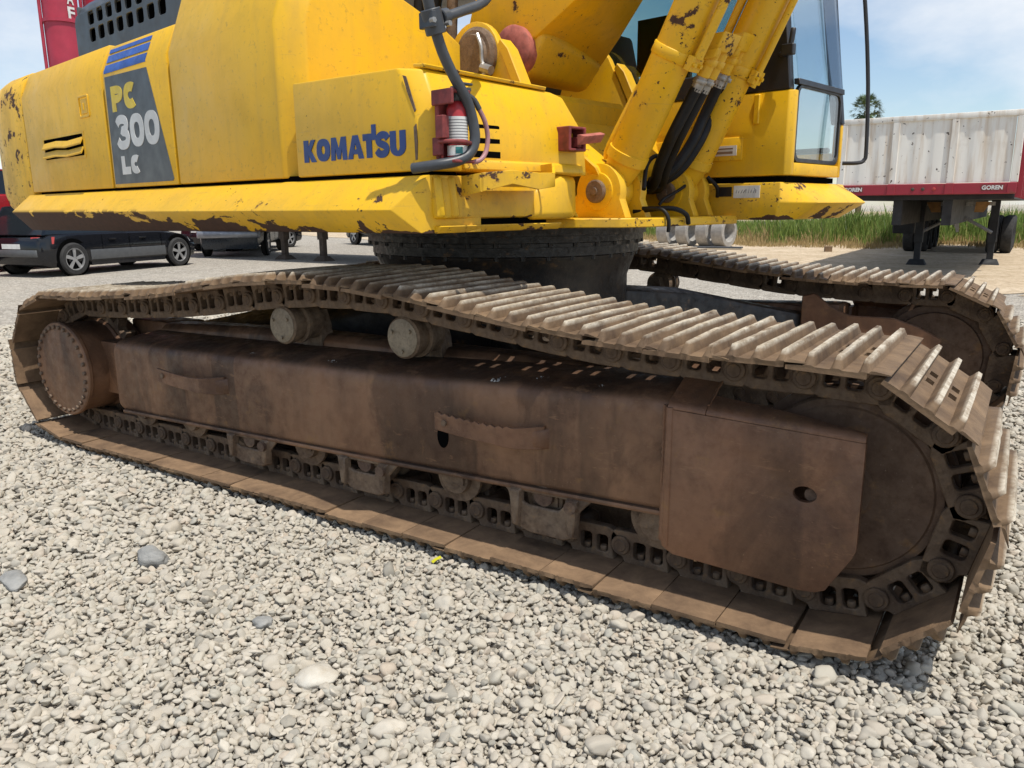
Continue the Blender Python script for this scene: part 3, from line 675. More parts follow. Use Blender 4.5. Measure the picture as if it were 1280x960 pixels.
    bmesh_b = MB(); bmesh_b.cyl((0, 0, 0), (0, s * .016, 0), .0125, n=6); bo = bmesh_b.build('bolt', 'bolt_rust', fd, 0.002)
    bo.location = (SPX + .242, Y(.268), .437)
    for k in range(1, 30):
        a = 2 * PI * k / 30; o2 = bo.copy(); C.objects.link(o2); o2.parent = fd; o2.location = (SPX + .242 * math.cos(a), Y(.268), .437 + .242 * math.sin(a))
    # carrier rollers under the top run
    for cx, cz in ((-.30, .800), (.43, .802)):
        mb = MB()
        mb.lathe([(-.06, .04), (-.055, .082), (.02, .082), (.022, .094), (.042, .094), (.045, .078), (.075, .078), (.08, .088), (.118, .088), (.125, .080)], (cx, yc, cz), ax, 28)
        mb.loft([[(cx - .07, Y(d), .63), (cx + .07, Y(d), .63), (cx + .055, Y(d), cz - .02), (cx + .03, Y(d), cz + .05), (cx - .03, Y(d), cz + .05), (cx - .055, Y(d), cz - .02)] for d in (-.13, -.055)])
        ro = mb.build('carrier_roller', 'roller_rust', EX, 0, 0, 30)
        mb = MB(); mb.lathe([(.119, .081), (.128, .079), (.132, .066), (.133, .06), (.134, 0)], (cx, yc, cz), ax, 28)
        cap = mb.build('roller_cap', 'carrier_cap', ro, 0, 0, 30)
        for k in range(3):
            a = 2 * PI * k / 3 + .6; b_ = MB(); b_.cyl((cx + .055 * math.cos(a), Y(.130), cz + .055 * math.sin(a)), (cx + .055 * math.cos(a), Y(.142), cz + .055 * math.sin(a)), .009, n=6); b_.build('bolt', 'carrier_cap', ro)
    # track rollers
    for k in range(8):
        x = -1.46 + k * .435; z = .262 + .0; mb = MB()
        mb.lathe([(-.14, .03), (-.135, .085), (-.06, .085), (-.05, .108), (-.03, .108), (-.025, .088), (.025, .088), (.03, .108), (.05, .108), (.06, .086), (.118, .086), (.122, .108), (.138, .108), (.142, .07), (.168, .066), (.170, 0)], (x, yc, z), ax, 24)
        mb.hull([(x - .055, Y(.142), z - .03), (x + .055, Y(.142), z - .03), (x - .055, Y(.142), z + .06), (x + .055, Y(.142), z + .06), (x - .05, Y(.178), z - .022), (x + .05, Y(.178), z - .022), (x - .05, Y(.178), z + .06), (x + .05, Y(.178), z + .06)])
        mb.build('track_roller', 'roller_rust', EX, 0, 0, 30)
    # roller guards hanging from the frame
    for x0, x1, zt, zb in ((-.66, -.34, .262, .118), (.10, .41, .276, .120), (1.00, 1.32, .305, .128)):
        w = x1 - x0; mb = MB(); M = Matrix.Translation((0, min(Y(.19), Y(.208)), 0))
        o_ = [(x0 - .03, zt), (x0, zt - .03), (x0 + .025, zb + .045), (x0 + .06, zb + .008), (x0 + .10, zb), (x1 - .08, zb), (x1 - .045, zb + .012), (x1 - .015, zt - .055), (x1 + .04, zt + .002)]
        mb.plate(o_, [[(x0 + .045, zt - .020), (x0 + .055, zt - .055), (x0 + .09, zt - .068), (x1 - .10, zt - .068), (x1 - .075, zt - .04), (x1 - .07, zt - .016)]], .018, M)
        for xx in (x0 + .022, x1 - .058): mb.hull([(xx, Y(.19), zb + .02), (xx + .036, Y(.19), zb + .012), (xx - .01, Y(.19), zt), (xx + .046, Y(.19), zt), (xx + .006, Y(.228), zb + .03), (xx + .03, Y(.228), zb + .025), (xx - .002, Y(.232), zt - .01), (xx + .040, Y(.232), zt - .01)])
        rg = mb.build('roller_guard', 'roller_rust', EX, 0.005, 1)
        b_ = MB(); b_.cyl((x1 - .035, Y(.225), zt - .03), (x1 - .035, Y(.243), zt - .03), .024, n=14); b_.cyl((x0 + .15, Y(.17), zt - .025), (x0 + .15, Y(.20), zt - .025), .04, n=12); b_.build('guard_bolt', 'bolt_rust', rg)
track_group(NTRK, -1)
# dried splashes on top of the near frame
for x, y, r_, sd in ((1.085, -1.40, .028, 1), (.93, -1.455, .030, 2), (.02, -1.43, .034, 3), (1.36, -1.44, .014, 4), (-.50, -1.44, .014, 5)):
    rr_ = random.Random(sd); t_ = np.interp(x, [-1.57, -1.0, .4, 1.58], [.602, .612, .640, .690]); dd_ = NTRK - y; zt_ = t_ + .024 + (.19 - dd_) / .17 * .028
    mb = MB()
    for k in range(9):
        a = rr_.uniform(0, 6.28); q = rr_.uniform(0, r_) if k else 0; s_ = r_ * rr_.uniform(.12, .4); px_, py_ = x + q * 1.4 * math.cos(a), y + q * math.sin(a)
        mb.hull([(px_ + s_ * math.cos(w) * rr_.uniform(.7, 1.2), py_ + s_ * math.sin(w), zt_ - .004 + (py_ - y) * .165) for w in [j * 1.05 for j in range(6)]] + [(px_, py_, zt_ + .004 + (py_ - y) * .165)])
    mb.build('dried_splash', 'dropping', EX)
track_group(FTRK, 1)
# inner side of the far idler yoke, seen across the machine
mb = MB()
mb.plate([(1.45, .35), (2.18, .33), (2.20, .60), (2.08, .66), (1.95, .70), (1.72, .70), (1.62, .74), (1.52, .82), (1.45, .80)], [], .03, Matrix.Translation((0, .98, 0)))
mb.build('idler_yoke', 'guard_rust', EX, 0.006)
# car body between the tracks: drum, deck and four arms
mb = MB()
mb.lathe([(.42, .60), (.55, .70), (.95, .70), (1.06, .74), (1.085, .76)], (0, 0, 0), (0, 0, 1), 56)
for sx in (-1, 1):
    for sy in (-1, 1):
        f = lambda x, y, zb, zt, w: [(sx * x - w, sy * y, zb), (sx * x + w, sy * y, zb), (sx * x + w, sy * y, zt), (sx * x + w * .6, sy * y, zt + .03), (sx * x - w * .6, sy * y, zt + .03), (sx * x - w, sy * y, zt)]
        mb.loft([f(.32, .25, .44, .86, .33), f(.62, .62, .42, .82, .31), f(1.05, .98, .32, .70, .34), f(1.22, 1.10, .30, .66, .36)])
cb = mb.build('car_body', 'body_dark', EX, 0.02, 2)
# swing bearing
mb = MB(); mb.lathe([(1.086, .70), (1.086, .76), (1.130, .76), (1.132, .775), (1.150, .775)], (0, 0, 0), (0, 0, 1), 72)
lo = mb.build('swing_bearing', 'bearing_black', EX, 0, 0, 30)
mb = MB(); mb.lathe([(1.153, .765), (1.153, .785), (1.185, .785), (1.187, .80), (1.232, .80), (1.232, .70)], (0, 0, 0), (0, 0, 1), 72)
mb.build('outer_race', 'bearing_black', lo, 0, 0, 30)
bb = MB(); bb.cyl((0, 0, 0), (0, 0, -.02), .014, n=6); b0 = bb.build('bolt', 'bearing_black', lo); b0.location = (.743, 0, 1.086)
for k in range(36):
    a = 2 * PI * k / 36
    for r_, z_ in ((.743, 1.0855), (.774, 1.1525)):
        if k == 0 and r_ == .743: continue
        o2 = b0.copy(); C.objects.link(o2); o2.parent = lo; o2.location = (r_ * math.cos(a), r_ * math.sin(a), z_)
# ------------------------------------------------------------------ excavator: upper structure (turned 10 degrees on the bearing)
UR = (0, 0, rad(-10))
def ub(mb, name, mat, bevel=0.0, seg=1, smooth=35): return mb.build(name, mat, EX, bevel, seg, smooth, UR)
SIDE = -1.49
# revolving frame: floor plate, main webs, front box
mb = MB()
pl = [(-1.1, -.80), (.55, -.80), (.95, -.62), (1.16, -.50), (1.22, -.36), (1.22, .44), (1.10, .52), (-1.1, .60)]
mb.loft([[(x, y, z) for x, y in pl] for z in (1.234, 1.274)])
mb.box((-3.0, -.42, 1.275), (.55, -.36, 1.75)); mb.box((-3.0, .36, 1.275), (.55, .42, 1.75)); mb.box((-3.1, -1.2, 1.25), (.2, 1.35, 1.38))
ub(mb, 'revolving_frame', 'yellow_worn', 0.004)
# deck box under the KOMATSU locker: pressed front with ribs and bulge
mb = MB()
mb.hull([(.1, -1.42, 1.285), (1.075, -1.47, 1.285), (1.055, -1.47, 1.438), (.1, -1.42, 1.438), (.1, -.62, 1.285), (1.075, -.80, 1.285), (1.055, -.80, 1.438), (.1, -.62, 1.438)])
ub(mb, 'deck_front', 'yellow_worn', 0.018, 2)
mb = MB()
for y in (-1.452, -1.385): mb.hull([(1.068, y - .02, 1.29), (1.068, y + .02, 1.29), (1.05, y - .02, 1.435), (1.05, y + .02, 1.435), (1.092, y - .008, 1.295), (1.092, y + .008, 1.295), (1.073, y - .008, 1.43), (1.073, y + .008, 1.43)])
ub(mb, 'deck_rib', 'yellow_worn', 0.006)
mb = MB(); mb.box((.6, -1.32, 1.262), (1.05, -.86, 1.284)); ub(mb, 'deck_slot', 'black_gap')
mb = MB(); mb.loft([[(.55, y, 1.236), (1.06, y + (.0 if y < -1 else 0), 1.236), (1.08, y, 1.262), (.55, y, 1.262)] for y in (-1.46, -.79)]); ub(mb, 'deck_flange', 'yellow_worn', 0.004)
mb = MB()
mb.hull([(.6, -1.05, 1.27), (1.085, -.98, 1.276), (1.10, -.80, 1.276), (1.02, -.62, 1.276), (.6, -.55, 1.276), (.6, -1.02, 1.43), (1.06, -.95, 1.40), (1.09, -.80, 1.452), (1.02, -.63, 1.458), (.6, -.55, 1.45)])
ub(mb, 'swing_housing', 'yellow_paint', 0.03, 3)
# side skirt with its ridge and mitred front corner
mb = MB()
def sk(x, dx=(0, 0, 0, 0, 0)): return [(x + dx[0], -1.25, 1.437), (x + dx[1], -1.485, 1.437), (x + dx[2], -1.600, 1.318), (x + dx[3], -1.515, 1.236), (x + dx[4], -1.25, 1.236)]
def dropz(s_, d): return [(x, y, z - d if z < 1.25 else z) for x, y, z in s_]
mb.loft([dropz(sk(-3.36, (0, .05, -.01, .10, .1)), .045), dropz(sk(-2.9), .042), dropz(sk(-1.74), .03), dropz(sk(-.88), .018), dropz(sk(.2), .006), sk(1.0, (.07, .05, -.03, .04, .07))])
skirt = ub(mb, 'side_skirt', 'yellow_skirt', 0.006, 2)
# counterweight
mb = MB(); secs = []
for z, ins in ((1.30, .07), (1.36, .02), (1.45, 0.0), (2.10, 0.0), (2.20, .035), (2.265, .10)):
    r_ = []
    for x, y in ((-3.215, -1.488), (-3.75, -1.488), (-3.98, -1.46), (-4.14, -1.38), (-4.28, -1.19), (-4.36, -.8), (-4.38, 0), (-4.36, .8), (-4.28, 1.19), (-4.14, 1.38), (-3.98, 1.46), (-3.75, 1.488), (-3.215, 1.488)):
        k = (1.49 - ins) / 1.49; r_.append((x + ins * .6 if x < -3.3 else x, y * k, z))
    secs.append(r_)
mb.loft(secs); ub(mb, 'counterweight', 'yellow_worn', 0.012, 2)
# side doors: pressed panels with seams between them
def panel(name, x0, x1, zt, mat, lean0=.07, xt0=None, xt1=None, z0=1.452, back=-1.30):
    xt0 = x0 if xt0 is None else xt0; xt1 = x1 if xt1 is None else xt1
    mb = MB()
    mb.loft([[(x0, back, z0), (x0, SIDE, z0), (x0, SIDE, 2.08), (xt0, SIDE + lean0, zt), (xt0, back, zt)],
             [(x1, back, z0), (x1, SIDE, z0), (x1, SIDE, 2.08), (xt1, SIDE + lean0, zt), (xt1, back, zt)]])
    return ub(mb, name, mat, 0.007, 2)
pd = panel('side_door', -3.198, -1.757, 2.245, 'yellow_side')
# louvre opening, slats and latch in the rear door
mb = MB(); M = Matrix.Translation((0, SIDE - .003, 0))
mb.plate(rrect(-2.86, 1.640, -2.11, 1.800, .012, 3), [rrect(-2.84, 1.656, -2.13, 1.784, .01, 3)], .010, M); mb.build('louvre_frame', 'yellow_side', pd)
mb = MB(); mb.box((-2.85, SIDE - .0015, 1.648), (-2.12, SIDE + .002, 1.792)); mb.build('louvre_opening', 'black_gap', pd)
for k in range(2):
    z = 1.672 + k * .056; mb = MB()
    mb.loft([[(x, SIDE - .004, z + .032 + w), (x, SIDE - .022, z - .004 + w), (x, SIDE - .019, z - .012 + w), (x, SIDE - .003, z + .020 + w)] for x, w in ((-2.84, 0), (-2.6, .006), (-2.4, -.005), (-2.13, .005))]); mb.build('louvre_slat', 'yellow_side', pd)
mb = MB(); mb.plate(rrect(-2.13, 1.868, -1.97, 1.995, .01, 3), [rrect(-2.115, 1.880, -1.985, 1.983, .008, 3)], .008, Matrix.Translation((0, SIDE - .007, 0)))
mb.box((-2.085, SIDE - .006, 1.89), (-1.995, SIDE + .004, 1.972)); mb.box((-2.06, SIDE - .010, 1.91), (-2.04, SIDE + .004, 1.95)); mb.build('door_latch', 'yellow_side', pd, .002)
mb = MB(); mb.box((-1.775, -1.462, 1.455), (-1.705, -1.33, 2.05)); mb.box((-1.775, -1.40, 2.05), (-1.705, -1.33, 2.20)); ub(mb, 'door_seal', 'black_gap')
mb = MB(); mb.box((-.91, -1.462, 1.455), (-.86, -1.31, 2.05)); mb.box((-.91, -1.40, 2.05), (-.86, -1.31, 2.20)); ub(mb, 'door_seal', 'black_gap')
mb = MB(); mb.box((-3.235, -1.462, 1.455), (-3.18, -1.31, 2.05)); ub(mb, 'door_seal', 'black_gap')
mb = MB(); mb.box((-3.1, -1.47, 1.430), (1.0, -1.31, 1.46)); ub(mb, 'deck_seal', 'black_gap')
# decal door
dd = panel('decal_door', -1.722, -.895, 2.225, 'yellow_side', .06)
dz = SIDE - .0026
mb = MB()
mb.plate([(-1.700, 1.472), (-.945, 1.472), (-.93, 1.482), (-1.13, 2.045), (-1.690, 2.055)], [], .004, Matrix.Translation((0, dz, 0))); mb.build('decal_panel', 'decal_grey', dd)
TXT = lambda x, z: frame((x, dz - .001, z), (1, 0, 0), (0, -1, 0))
def Mtx(x, z, ysurf): return Matrix(((1, 0, 0, x), (0, 0, -1, ysurf), (0, 1, 0, z), (0, 0, 0, 1)))
def glyph(ch, x, z, w, h, t, ysurf, mat, parent, name):
    """heavy block letter drawn in the side plane: strokes of width t in a w by h box"""
    mb = MB(); dep = .004; k = [0]
    def poly(pts, holes=()):
        mb.plate([(x + a, z + b) for a, b in pts], [[(x + a, z + b) for a, b in hh] for hh in holes], dep, Matrix.Translation((0, ysurf - k[0] * .0004, 0))); k[0] += 1
    def ell(cx, cz, rx, rz, a0, a1, n=22): return [(cx + rx * math.copysign(abs(math.cos(q)) ** .82, math.cos(q)), cz + rz * math.copysign(abs(math.sin(q)) ** .82, math.sin(q))) for q in [rad(a0 + (a1 - a0) * i / n) for i in range(n + 1)]]
    def arc(cx, cz, rx, rz, a0, a1, n=22, tt=None):
        tt = tt or t; poly(ell(cx, cz, rx, rz, a0, a1, n) + ell(cx, cz, rx - tt, rz - tt * .86, a1, a0, n))
    if ch in 'O0': poly(ell(w / 2, h / 2, w / 2, h / 2, 0, 360, 28)[:-1], [ell(w / 2, h / 2, w / 2 - t, h / 2 - t * .82, 0, 360, 28)[:-1]])
    elif ch == 'C': arc(w * .56, h / 2, w * .56, h / 2, 52, 308)
    elif ch == 'L': poly([(0, 0), (w, 0), (w, t * .9), (t, t * .9), (t, h), (0, h)])
    elif ch == 'P':
        poly([(0, 0), (t, 0), (t, h), (0, h)]); cz = h * .66; arc(t * .9, cz, w - t * .9, h - cz, -90, 90, 16, t * .9)
    elif ch in 'S3':
        cl = [(.90, .72), (.78, .85), (.52, .895), (.26, .83), (.17, .69), (.28, .575), (.5, .505), (.72, .435), (.83, .31), (.74, .165), (.48, .105), (.22, .15), (.08, .28)] if ch == 'S' else [(.10, .76), (.24, .87), (.50, .90), (.74, .84), (.80, .70), (.70, .58), (.44, .53), (.74, .47), (.84, .30), (.74, .15), (.48, .10), (.22, .13), (.08, .26)]
        P_ = []
        for i in range(len(cl) - 1):
            a, b, c_, d_ = cl[max(0, i - 1)], cl[i], cl[i + 1], cl[min(len(cl) - 1, i + 2)]
            for j in range(4):
                u = j / 4; P_.append(tuple(.5 * (2 * b[q] + (c_[q] - a[q]) * u + (2 * a[q] - 5 * b[q] + 4 * c_[q] - d_[q]) * u * u + (3 * b[q] - a[q] - 3 * c_[q] + d_[q]) * u ** 3) for q in (0, 1)))
        P_.append(cl[-1]); P_ = [(a * w, b * h) for a, b in P_]; sec_ = []
        for i, (a, b) in enumerate(P_):
            e0 = P_[max(0, i - 1)]; e1 = P_[min(len(P_) - 1, i + 1)]; dx, dz_ = e1[0] - e0[0], e1[1] - e0[1]; l_ = math.hypot(dx, dz_) or 1; nx, nz = -dz_ / l_ * t * .47, dx / l_ * t * .44
            yy = ysurf - i * 2e-5; sec_.append([(x + a + nx, yy, z + b + nz), (x + a - nx, yy, z + b - nz), (x + a - nx, ysurf + dep, z + b - nz), (x + a + nx, ysurf + dep, z + b + nz)])
        mb.loft(sec_)
    elif ch == '#': arc(w * .46, h * .72, w * .46, h * .28, -88, 165, 20, t * .86); arc(w * .47, h * .30, w * .53, h * .30, -165, 88, 20, t * .86)
    elif ch == 'K': poly([(0, 0), (t, 0), (t, h), (0, h)]); poly([(t * .8, h * .52), (w * .62, h), (w * .98, h), (w * .60, h * .52), (w, 0), (w * .62, 0), (t * .8, h * .46)])
    elif ch == 'M': poly([(0, 0), (t * .86, 0), (t * .95, h * .52), (w / 2 - t * .30, h * .04), (w / 2 + t * .30, h * .04), (w - t * .95, h * .52), (w - t * .86, 0), (w, 0), (w - t * .15, h), (w - t * 1.05, h), (w / 2, h * .46), (t * 1.05, h), (t * .15, h)])
    elif ch == 'A': poly([(0, 0), (t * .95, 0), (w * .36, h * .20), (w * .64, h * .20), (w - t * .95, 0), (w, 0), (w * .66, h), (w * .34, h)], [[(w * .42, h * .40), (w * .58, h * .40), (w * .5, h * .68)]])
    elif ch == 'T': poly([(w * .46 - t * .5, 0), (w * .46 + t * .5, 0), (w * .46 + t * .5, h * .72), (w * 1.04, h * .72), (w * 1.04, h * 1.36), (w * .70, h * 1.36), (w * .70, h), (-w * .04, h), (-w * .04, h * .72), (w * .46 - t * .5, h * .72)])
    elif ch == 'S': arc(w * .52, h * .71, w * .50, h * .29, 25, 255, 20, t * .84); arc(w * .48, h * .29, w * .50, h * .29, 75, -155, 20, t * .84)
    elif ch == 'U': poly([(0, h), (t, h), (t, h * .36)] + [(w / 2 + (w / 2 - t) * math.cos(q), h * .36 + h * .16 * math.sin(q)) for q in [PI + PI * i / 10 for i in range(1, 10)]] + [(w - t, h * .36), (w - t, h), (w, h), (w, h * .34)] + [(w / 2 + w / 2 * math.cos(q), h * .34 + h * .36 * math.sin(q)) for q in [-PI * i / 14 for i in range(1, 14)]] + [(0, h * .34)])
    return mb.build(name, mat, parent, 0, 0, 35)
for st_, x_, z_, w_, h_, t_, gap, mt in (('PC', -1.62, 1.862, .155, .135, .056, .018, 'decal_yellow'), ('300', -1.60, 1.662, .178, .172, .054, .012, 'decal_white'), ('LC', -1.575, 1.522, .115, .100, .045, .014, 'decal_white')):
    for ch in st_:
        glyph(ch, x_, z_, w_, h_, t_, dz - .0015, mt, dd, 'decal_letter'); x_ += w_ + gap
def lean_y(z): return SIDE if z <= 2.08 else SIDE + (z - 2.08) / (2.225 - 2.08) * .06
for z0, z1 in ((2.072, 2.118), (2.132, 2.172), (2.184, 2.206)):
    mb = MB(); e = .0032
    mb.loft([[(x, lean_y(z0) - e, z0), (x, lean_y(max(z0, min(z1, 2.082))) - e - .0005, max(z0, min(z1, 2.084))), (x, lean_y(z1) - e, z1), (x, lean_y(z1) + .002, z1), (x, lean_y(z0) + .002, z0)] for x in (-1.690, -1.135)]); mb.build('decal_stripe', 'decal_blue', dd)
# tank cover: side panel, chamfered front corner, lit front face
mb = MB()
mb.hull([(-.872, -1.30, 1.452), (-.872, SIDE, 1.452), (-.872, SIDE, 2.08), (-.872, -1.36, 2.44), (-.872, -.6, 2.44),
         (.115, SIDE, 1.452), (.115, SIDE, 2.08), (.115, -1.36, 2.44), (.205, -1.395, 1.452), (.205, -1.395, 2.08), (.205, -1.29, 2.40), (.205, -.93, 2.235), (.205, -.62, 2.155), (.205, -.52, 2.10), (.205, -.52, 1.452), (-.872, -.52, 1.452)])
ub(mb, 'tank_cover', 'yellow_side', 0.010, 2)
# KOMATSU locker ahead of the tank
mb = MB()
mb.hull([(.228, SIDE, 1.452), (1.005, SIDE, 1.452), (1.000, SIDE, 1.62), (.905, SIDE, 1.803), (.228, SIDE, 1.822),
         (1.065, -1.430, 1.452), (1.060, -1.430, 1.60), (.985, -1.435, 1.797), (1.065, -.615, 1.452), (1.060, -.63, 1.62), (1.00, -.70, 1.765), (.985, -.76, 1.782), (.228, -.60, 1.452), (.228, -.70, 1.815)])
kb = ub(mb, 'side_locker', 'yellow_side', 0.009, 2)
mb = MB(); mb.loft([[(.93, -1.44, 1.806), (.995, -1.44, 1.799), (1.0, -1.44, 1.812), (.93, -1.44, 1.820)], [(.93, -.80, 1.790), (.995, -.80, 1.784), (1.0, -.80, 1.797), (.93, -.80, 1.804)]]); mb.build('locker_edge', 'yellow_worn', kb, .003)
# worn steel showing on the locker's front corner
for pts in ([(.935, 1.775), (.952, 1.77), (1.0, 1.655), (.992, 1.648), (.955, 1.72)], [(.985, 1.60), (.999, 1.61), (1.003, 1.55), (1.0, 1.49), (.990, 1.488), (.988, 1.54)]):
    mb = MB(); mb.plate(pts, [], .003, Matrix.Translation((0, SIDE - .0015, 0))); mb.build('bare_patch', 'pin_rust', kb)
# KOMATSU lettering, letter by letter
kx = .290; kz = 1.508; H = .086
for ch, w in (('K', .086), ('O', .092), ('M', .106), ('A', .100), ('T', .074), ('S', .078), ('U', .088)):
    glyph(ch, kx, kz, w, H, .033 if ch != 'S' else .029, SIDE - .0030, 'logo_blue', kb, 'logo_letter'); kx += w + (.006 if ch not in 'AT' else .001)
# louvres in the locker front
def ffx(z): return 1.065 - max(0, (z - 1.452)) * .05 if z < 1.6 else 1.058 - (z - 1.6) * .38
for k in range(3):
    z = 1.500 + k * .046; mb = MB()
    mb.hull([(ffx(z) + .0015, -1.30, z), (ffx(z) + .0015, -1.135, z), (ffx(z) + .0015, -1.30, z + .030), (ffx(z) + .0015, -1.135, z + .030), (ffx(z) - .01, -1.29, z + .004), (ffx(z) - .01, -1.145, z + .004), (ffx(z) - .01, -1.29, z + .026), (ffx(z) - .01, -1.145, z + .026)]); mb.build('louvre_slot', 'black_gap', kb, .004, 1)
mb = MB(); mb.loft([[(1.064, y, 1.455), (1.085, y, 1.458), (1.080, y, 1.490), (1.060, y, 1.498)] for y in (-1.34, -.66)]); mb.build('locker_sill', 'yellow_paint', kb, .004)
# red extinguisher bracket
mb = MB()
mb.box((1.055, -1.455, 1.49), (1.075, -1.36, 1.70)); mb.box((1.055, -1.47, 1.665), (1.16, -1.458, 1.715)); mb.box((1.055, -1.458, 1.703), (1.15, -1.37, 1.715))
mb.box((1.06, -1.46, 1.475), (1.16, -1.365, 1.485)); mb.box((1.09, -1.485, 1.555), (1.13, -1.455, 1.63)); mb.tube([(1.07, -1.46, 1.545), (1.12, -1.475, 1.545), (1.165, -1.43, 1.545), (1.155, -1.38, 1.54)], .008, 8)
mb.box((1.06, -1.475, 1.50), (1.10, -1.455, 1.56))
eb = ub(mb, 'extinguisher_bracket', 'red_worn', .003)
# red box with printed bar at the locker's inner corner
mb = MB(); mb.plate([(-.80, 1.545), (-.69, 1.545), (-.69, 1.640), (-.80, 1.640)], [[(-.785, 1.555), (-.705, 1.555), (-.705, 1.63), (-.785, 1.63)]], .07, frame((1.12, 0, 0), (0, 1, 0), (0, 0, 1)))
mb.box((1.053, -.785, 1.55), (1.06, -.70, 1.635)); mb.box((1.06, -.74, 1.56), (1.115, -.715, 1.60))
rb = ub(mb, 'red_latch_box', 'red_worn', .003)
mb = MB(); mb.hull([(x, y, z + (y + .7) * .12) for x in (1.125, 1.140) for y in (-.758, -.618) for z in (1.574, 1.614)] + [(1.165, y, 1.606 + (y + .7) * .12) for y in (-.752, -.622)]); mb.build('latch_bar', 'red_ball', rb, .002)
letter('bar_lettering', 'SANTIAGO', .1, .002, .0006, Matrix(((0, 0, 1, 1.1415), (1, 0, 0, -.745), (.12, 1, 0, 1.582), (0, 0, 0, 1))), 'decal_yellow', rb, (.115, .018))
# grab rail: thick grey tube, clamp and cross tube
mb = MB(); mb.tube([(1.15, -1.60, 2.25), (1.15, -1.56, 2.0), (1.15, -1.51, 1.85), (1.15, -1.455, 1.76), (1.155, -1.395, 1.68), (1.155, -1.365, 1.60), (1.155, -1.362, 1.545), (1.15, -1.385, 1.505), (1.14, -1.43, 1.482), (1.10, -1.49, 1.468), (1.02, -1.53, 1.458)], .0185, 14, 4)
rail = ub(mb, 'grab_rail', 'rail_grey', 0, 0, 40)
mb = MB(); mb.cyl((1.15, -1.545, 1.945), (1.15, -1.520, 1.872), .034, n=16); mb.cyl((1.15, -1.50, 1.925), (1.15, -1.47, 1.935), .026, n=14); mb.box((1.115, -1.565, 1.885), (1.185, -1.548, 1.935)); mb.build('rail_clamp', 'rail_grey', rail, .003)
for yz in ((-1.56, 1.905), (-1.493, 1.905)):
    b_ = MB(); b_.cyl((1.17, yz[0], yz[1]), (1.188, yz[0], yz[1]), .009, n=6); b_.build('bolt', 'steel', rail)
mb = MB(); mb.tube([(1.15, -1.49, 1.927), (1.15, -1.40, 1.962), (1.14, -1.29, 2.01), (1.12, -1.2, 2.10)], .016, 12, 3); mb.build('cross_tube', 'rail_grey', rail)
# bent tread plate on the deck front
mb = MB()
P = [(1.072, -1.352, 1.40), (1.16, -1.342, 1.412), (1.205, -1.24, 1.430), (1.21, -1.10, 1.418), (1.20, -1.0, 1.425), (1.15, -.945, 1.452), (1.075, -.93, 1.45)]
mb.loft([[(x, y, z - h), (x + .012, y + .004, z - h), (x + .012, y + .004, z + h), (x, y, z + h)] for (x, y, z), h in zip(P, (.035, .032, .024, .030, .026, .038, .036))])
mb.hull([(1.07, -1.34, 1.40), (1.20, -1.24, 1.405), (1.205, -1.0, 1.40), (1.07, -.95, 1.405), (1.07, -1.34, 1.406), (1.20, -1.24, 1.411), (1.205, -1.0, 1.406), (1.07, -.95, 1.411)])
ub(mb, 'tread_plate', 'yellow_worn', .003)

# boom foot bracket, boom, cylinders
def lug(name, y0, y1, cx, cz, r_, base, mat, hole=None, zb=1.2745):
    o_ = [(base[0], zb)] + [(cx + r_ * math.cos(a), cz + r_ * math.sin(a)) for a in [PI * 1.0 - PI * 1.12 * i / 16 + .1 for i in range(17)]] + [(base[1], zb)]
    mb = MB(); mb.plate(o_, [], y1 - y0, Matrix.Translation((0, y0, 0))); return ub(mb, name, mat, .006, 2)
for y0, y1 in ((-.375, -.325), (-.215, -.165), (.215, .265), (.365, .415)):
    lg = lug('cylinder_lug', y0, y1, .945, 1.392, .125, (.70, 1.10), 'yellow_paint')
    mb = MB(); mb.lathe([(0, .085), (.012, .083), (.014, .075)], (.945, y0 + .004, 1.392), (0, -1, 0), 28); mb.build('lug_boss', 'yellow_paint', lg)
for y0, y1 in ((-.405, -.13), (.18, .44)):
    mb = MB(); mb.lathe([(0, .052), (y1 - y0 - .004, .052), (y1 - y0, .046)], (.945, y1, 1.392), (0, -1, 0), 28); mb.lathe([(.0, .018), (.006, .016)], (.945, y0, 1.392), (0, -1, 0), 12); ub(mb, 'cylinder_pin', 'pin_rust', 0, 0, 30)
def cylinder(yc, top, name):
    p0 = Vector((.945, yc, 1.392)); d = (Vector(top) - p0).normalized(); b0 = p0 + d * .12; e = p0 + d * 1.62
    mb = MB(); mb.lathe([(0, .0), (.002, .055), (.02, .082), (.05, .089), (1.5, .089), (1.52, .07)], b0, d, 40)
    c_ = ub(mb, name, 'yellow_barrel', 0, 0, 40)
    mb = MB(); mb.cyl(p0 - Vector((0, .052, 0)), p0 + Vector((0, .052, 0)), .088, n=28); mb.cyl(p0 + d * .03, b0 + d * .03, .06, .085, n=24); mb.build('cylinder_eye', 'yellow_barrel', c_, 0, 0, 40)
    mb = MB(); mb.lathe([(.0, .090), (.002, .096), (.045, .096), (.047, .090)], b0 + d * .035, d, 40); mb.build('end_collar', 'yellow_barrel', c_, 0, 0, 30)
    side = Vector((0, 1, 0)).cross(d).normalized()        # forward, away from the machine
    for h in (.50,):
        mb = MB(); mb.lathe([(.0, .090), (.001, .095), (.048, .095), (.049, .090)], b0 + d * h, d, 40)
        cl = b0 + d * (h + .024) + side * .105
        mb.hull([cl + d * a + Vector((0, b, 0)) + side * c for a in (-.03, .03) for b in (-.035, .045) for c in (-.01, .022)])
        mb.build('clamp_band', 'yellow_barrel', c_, .002, 1, 40)
        b_ = MB(); b_.cyl(cl + Vector((0, -.02, 0)) + side * .02, cl + Vector((0, -.02, 0)) + side * .035, .010, n=6); b_.cyl(cl + Vector((0, .025, 0)) + side * .02, cl + Vector((0, .025, 0)) + side * .035, .010, n=6); b_.build('bolt', 'yellow_barrel', c_)
    return c_, b0, d, side
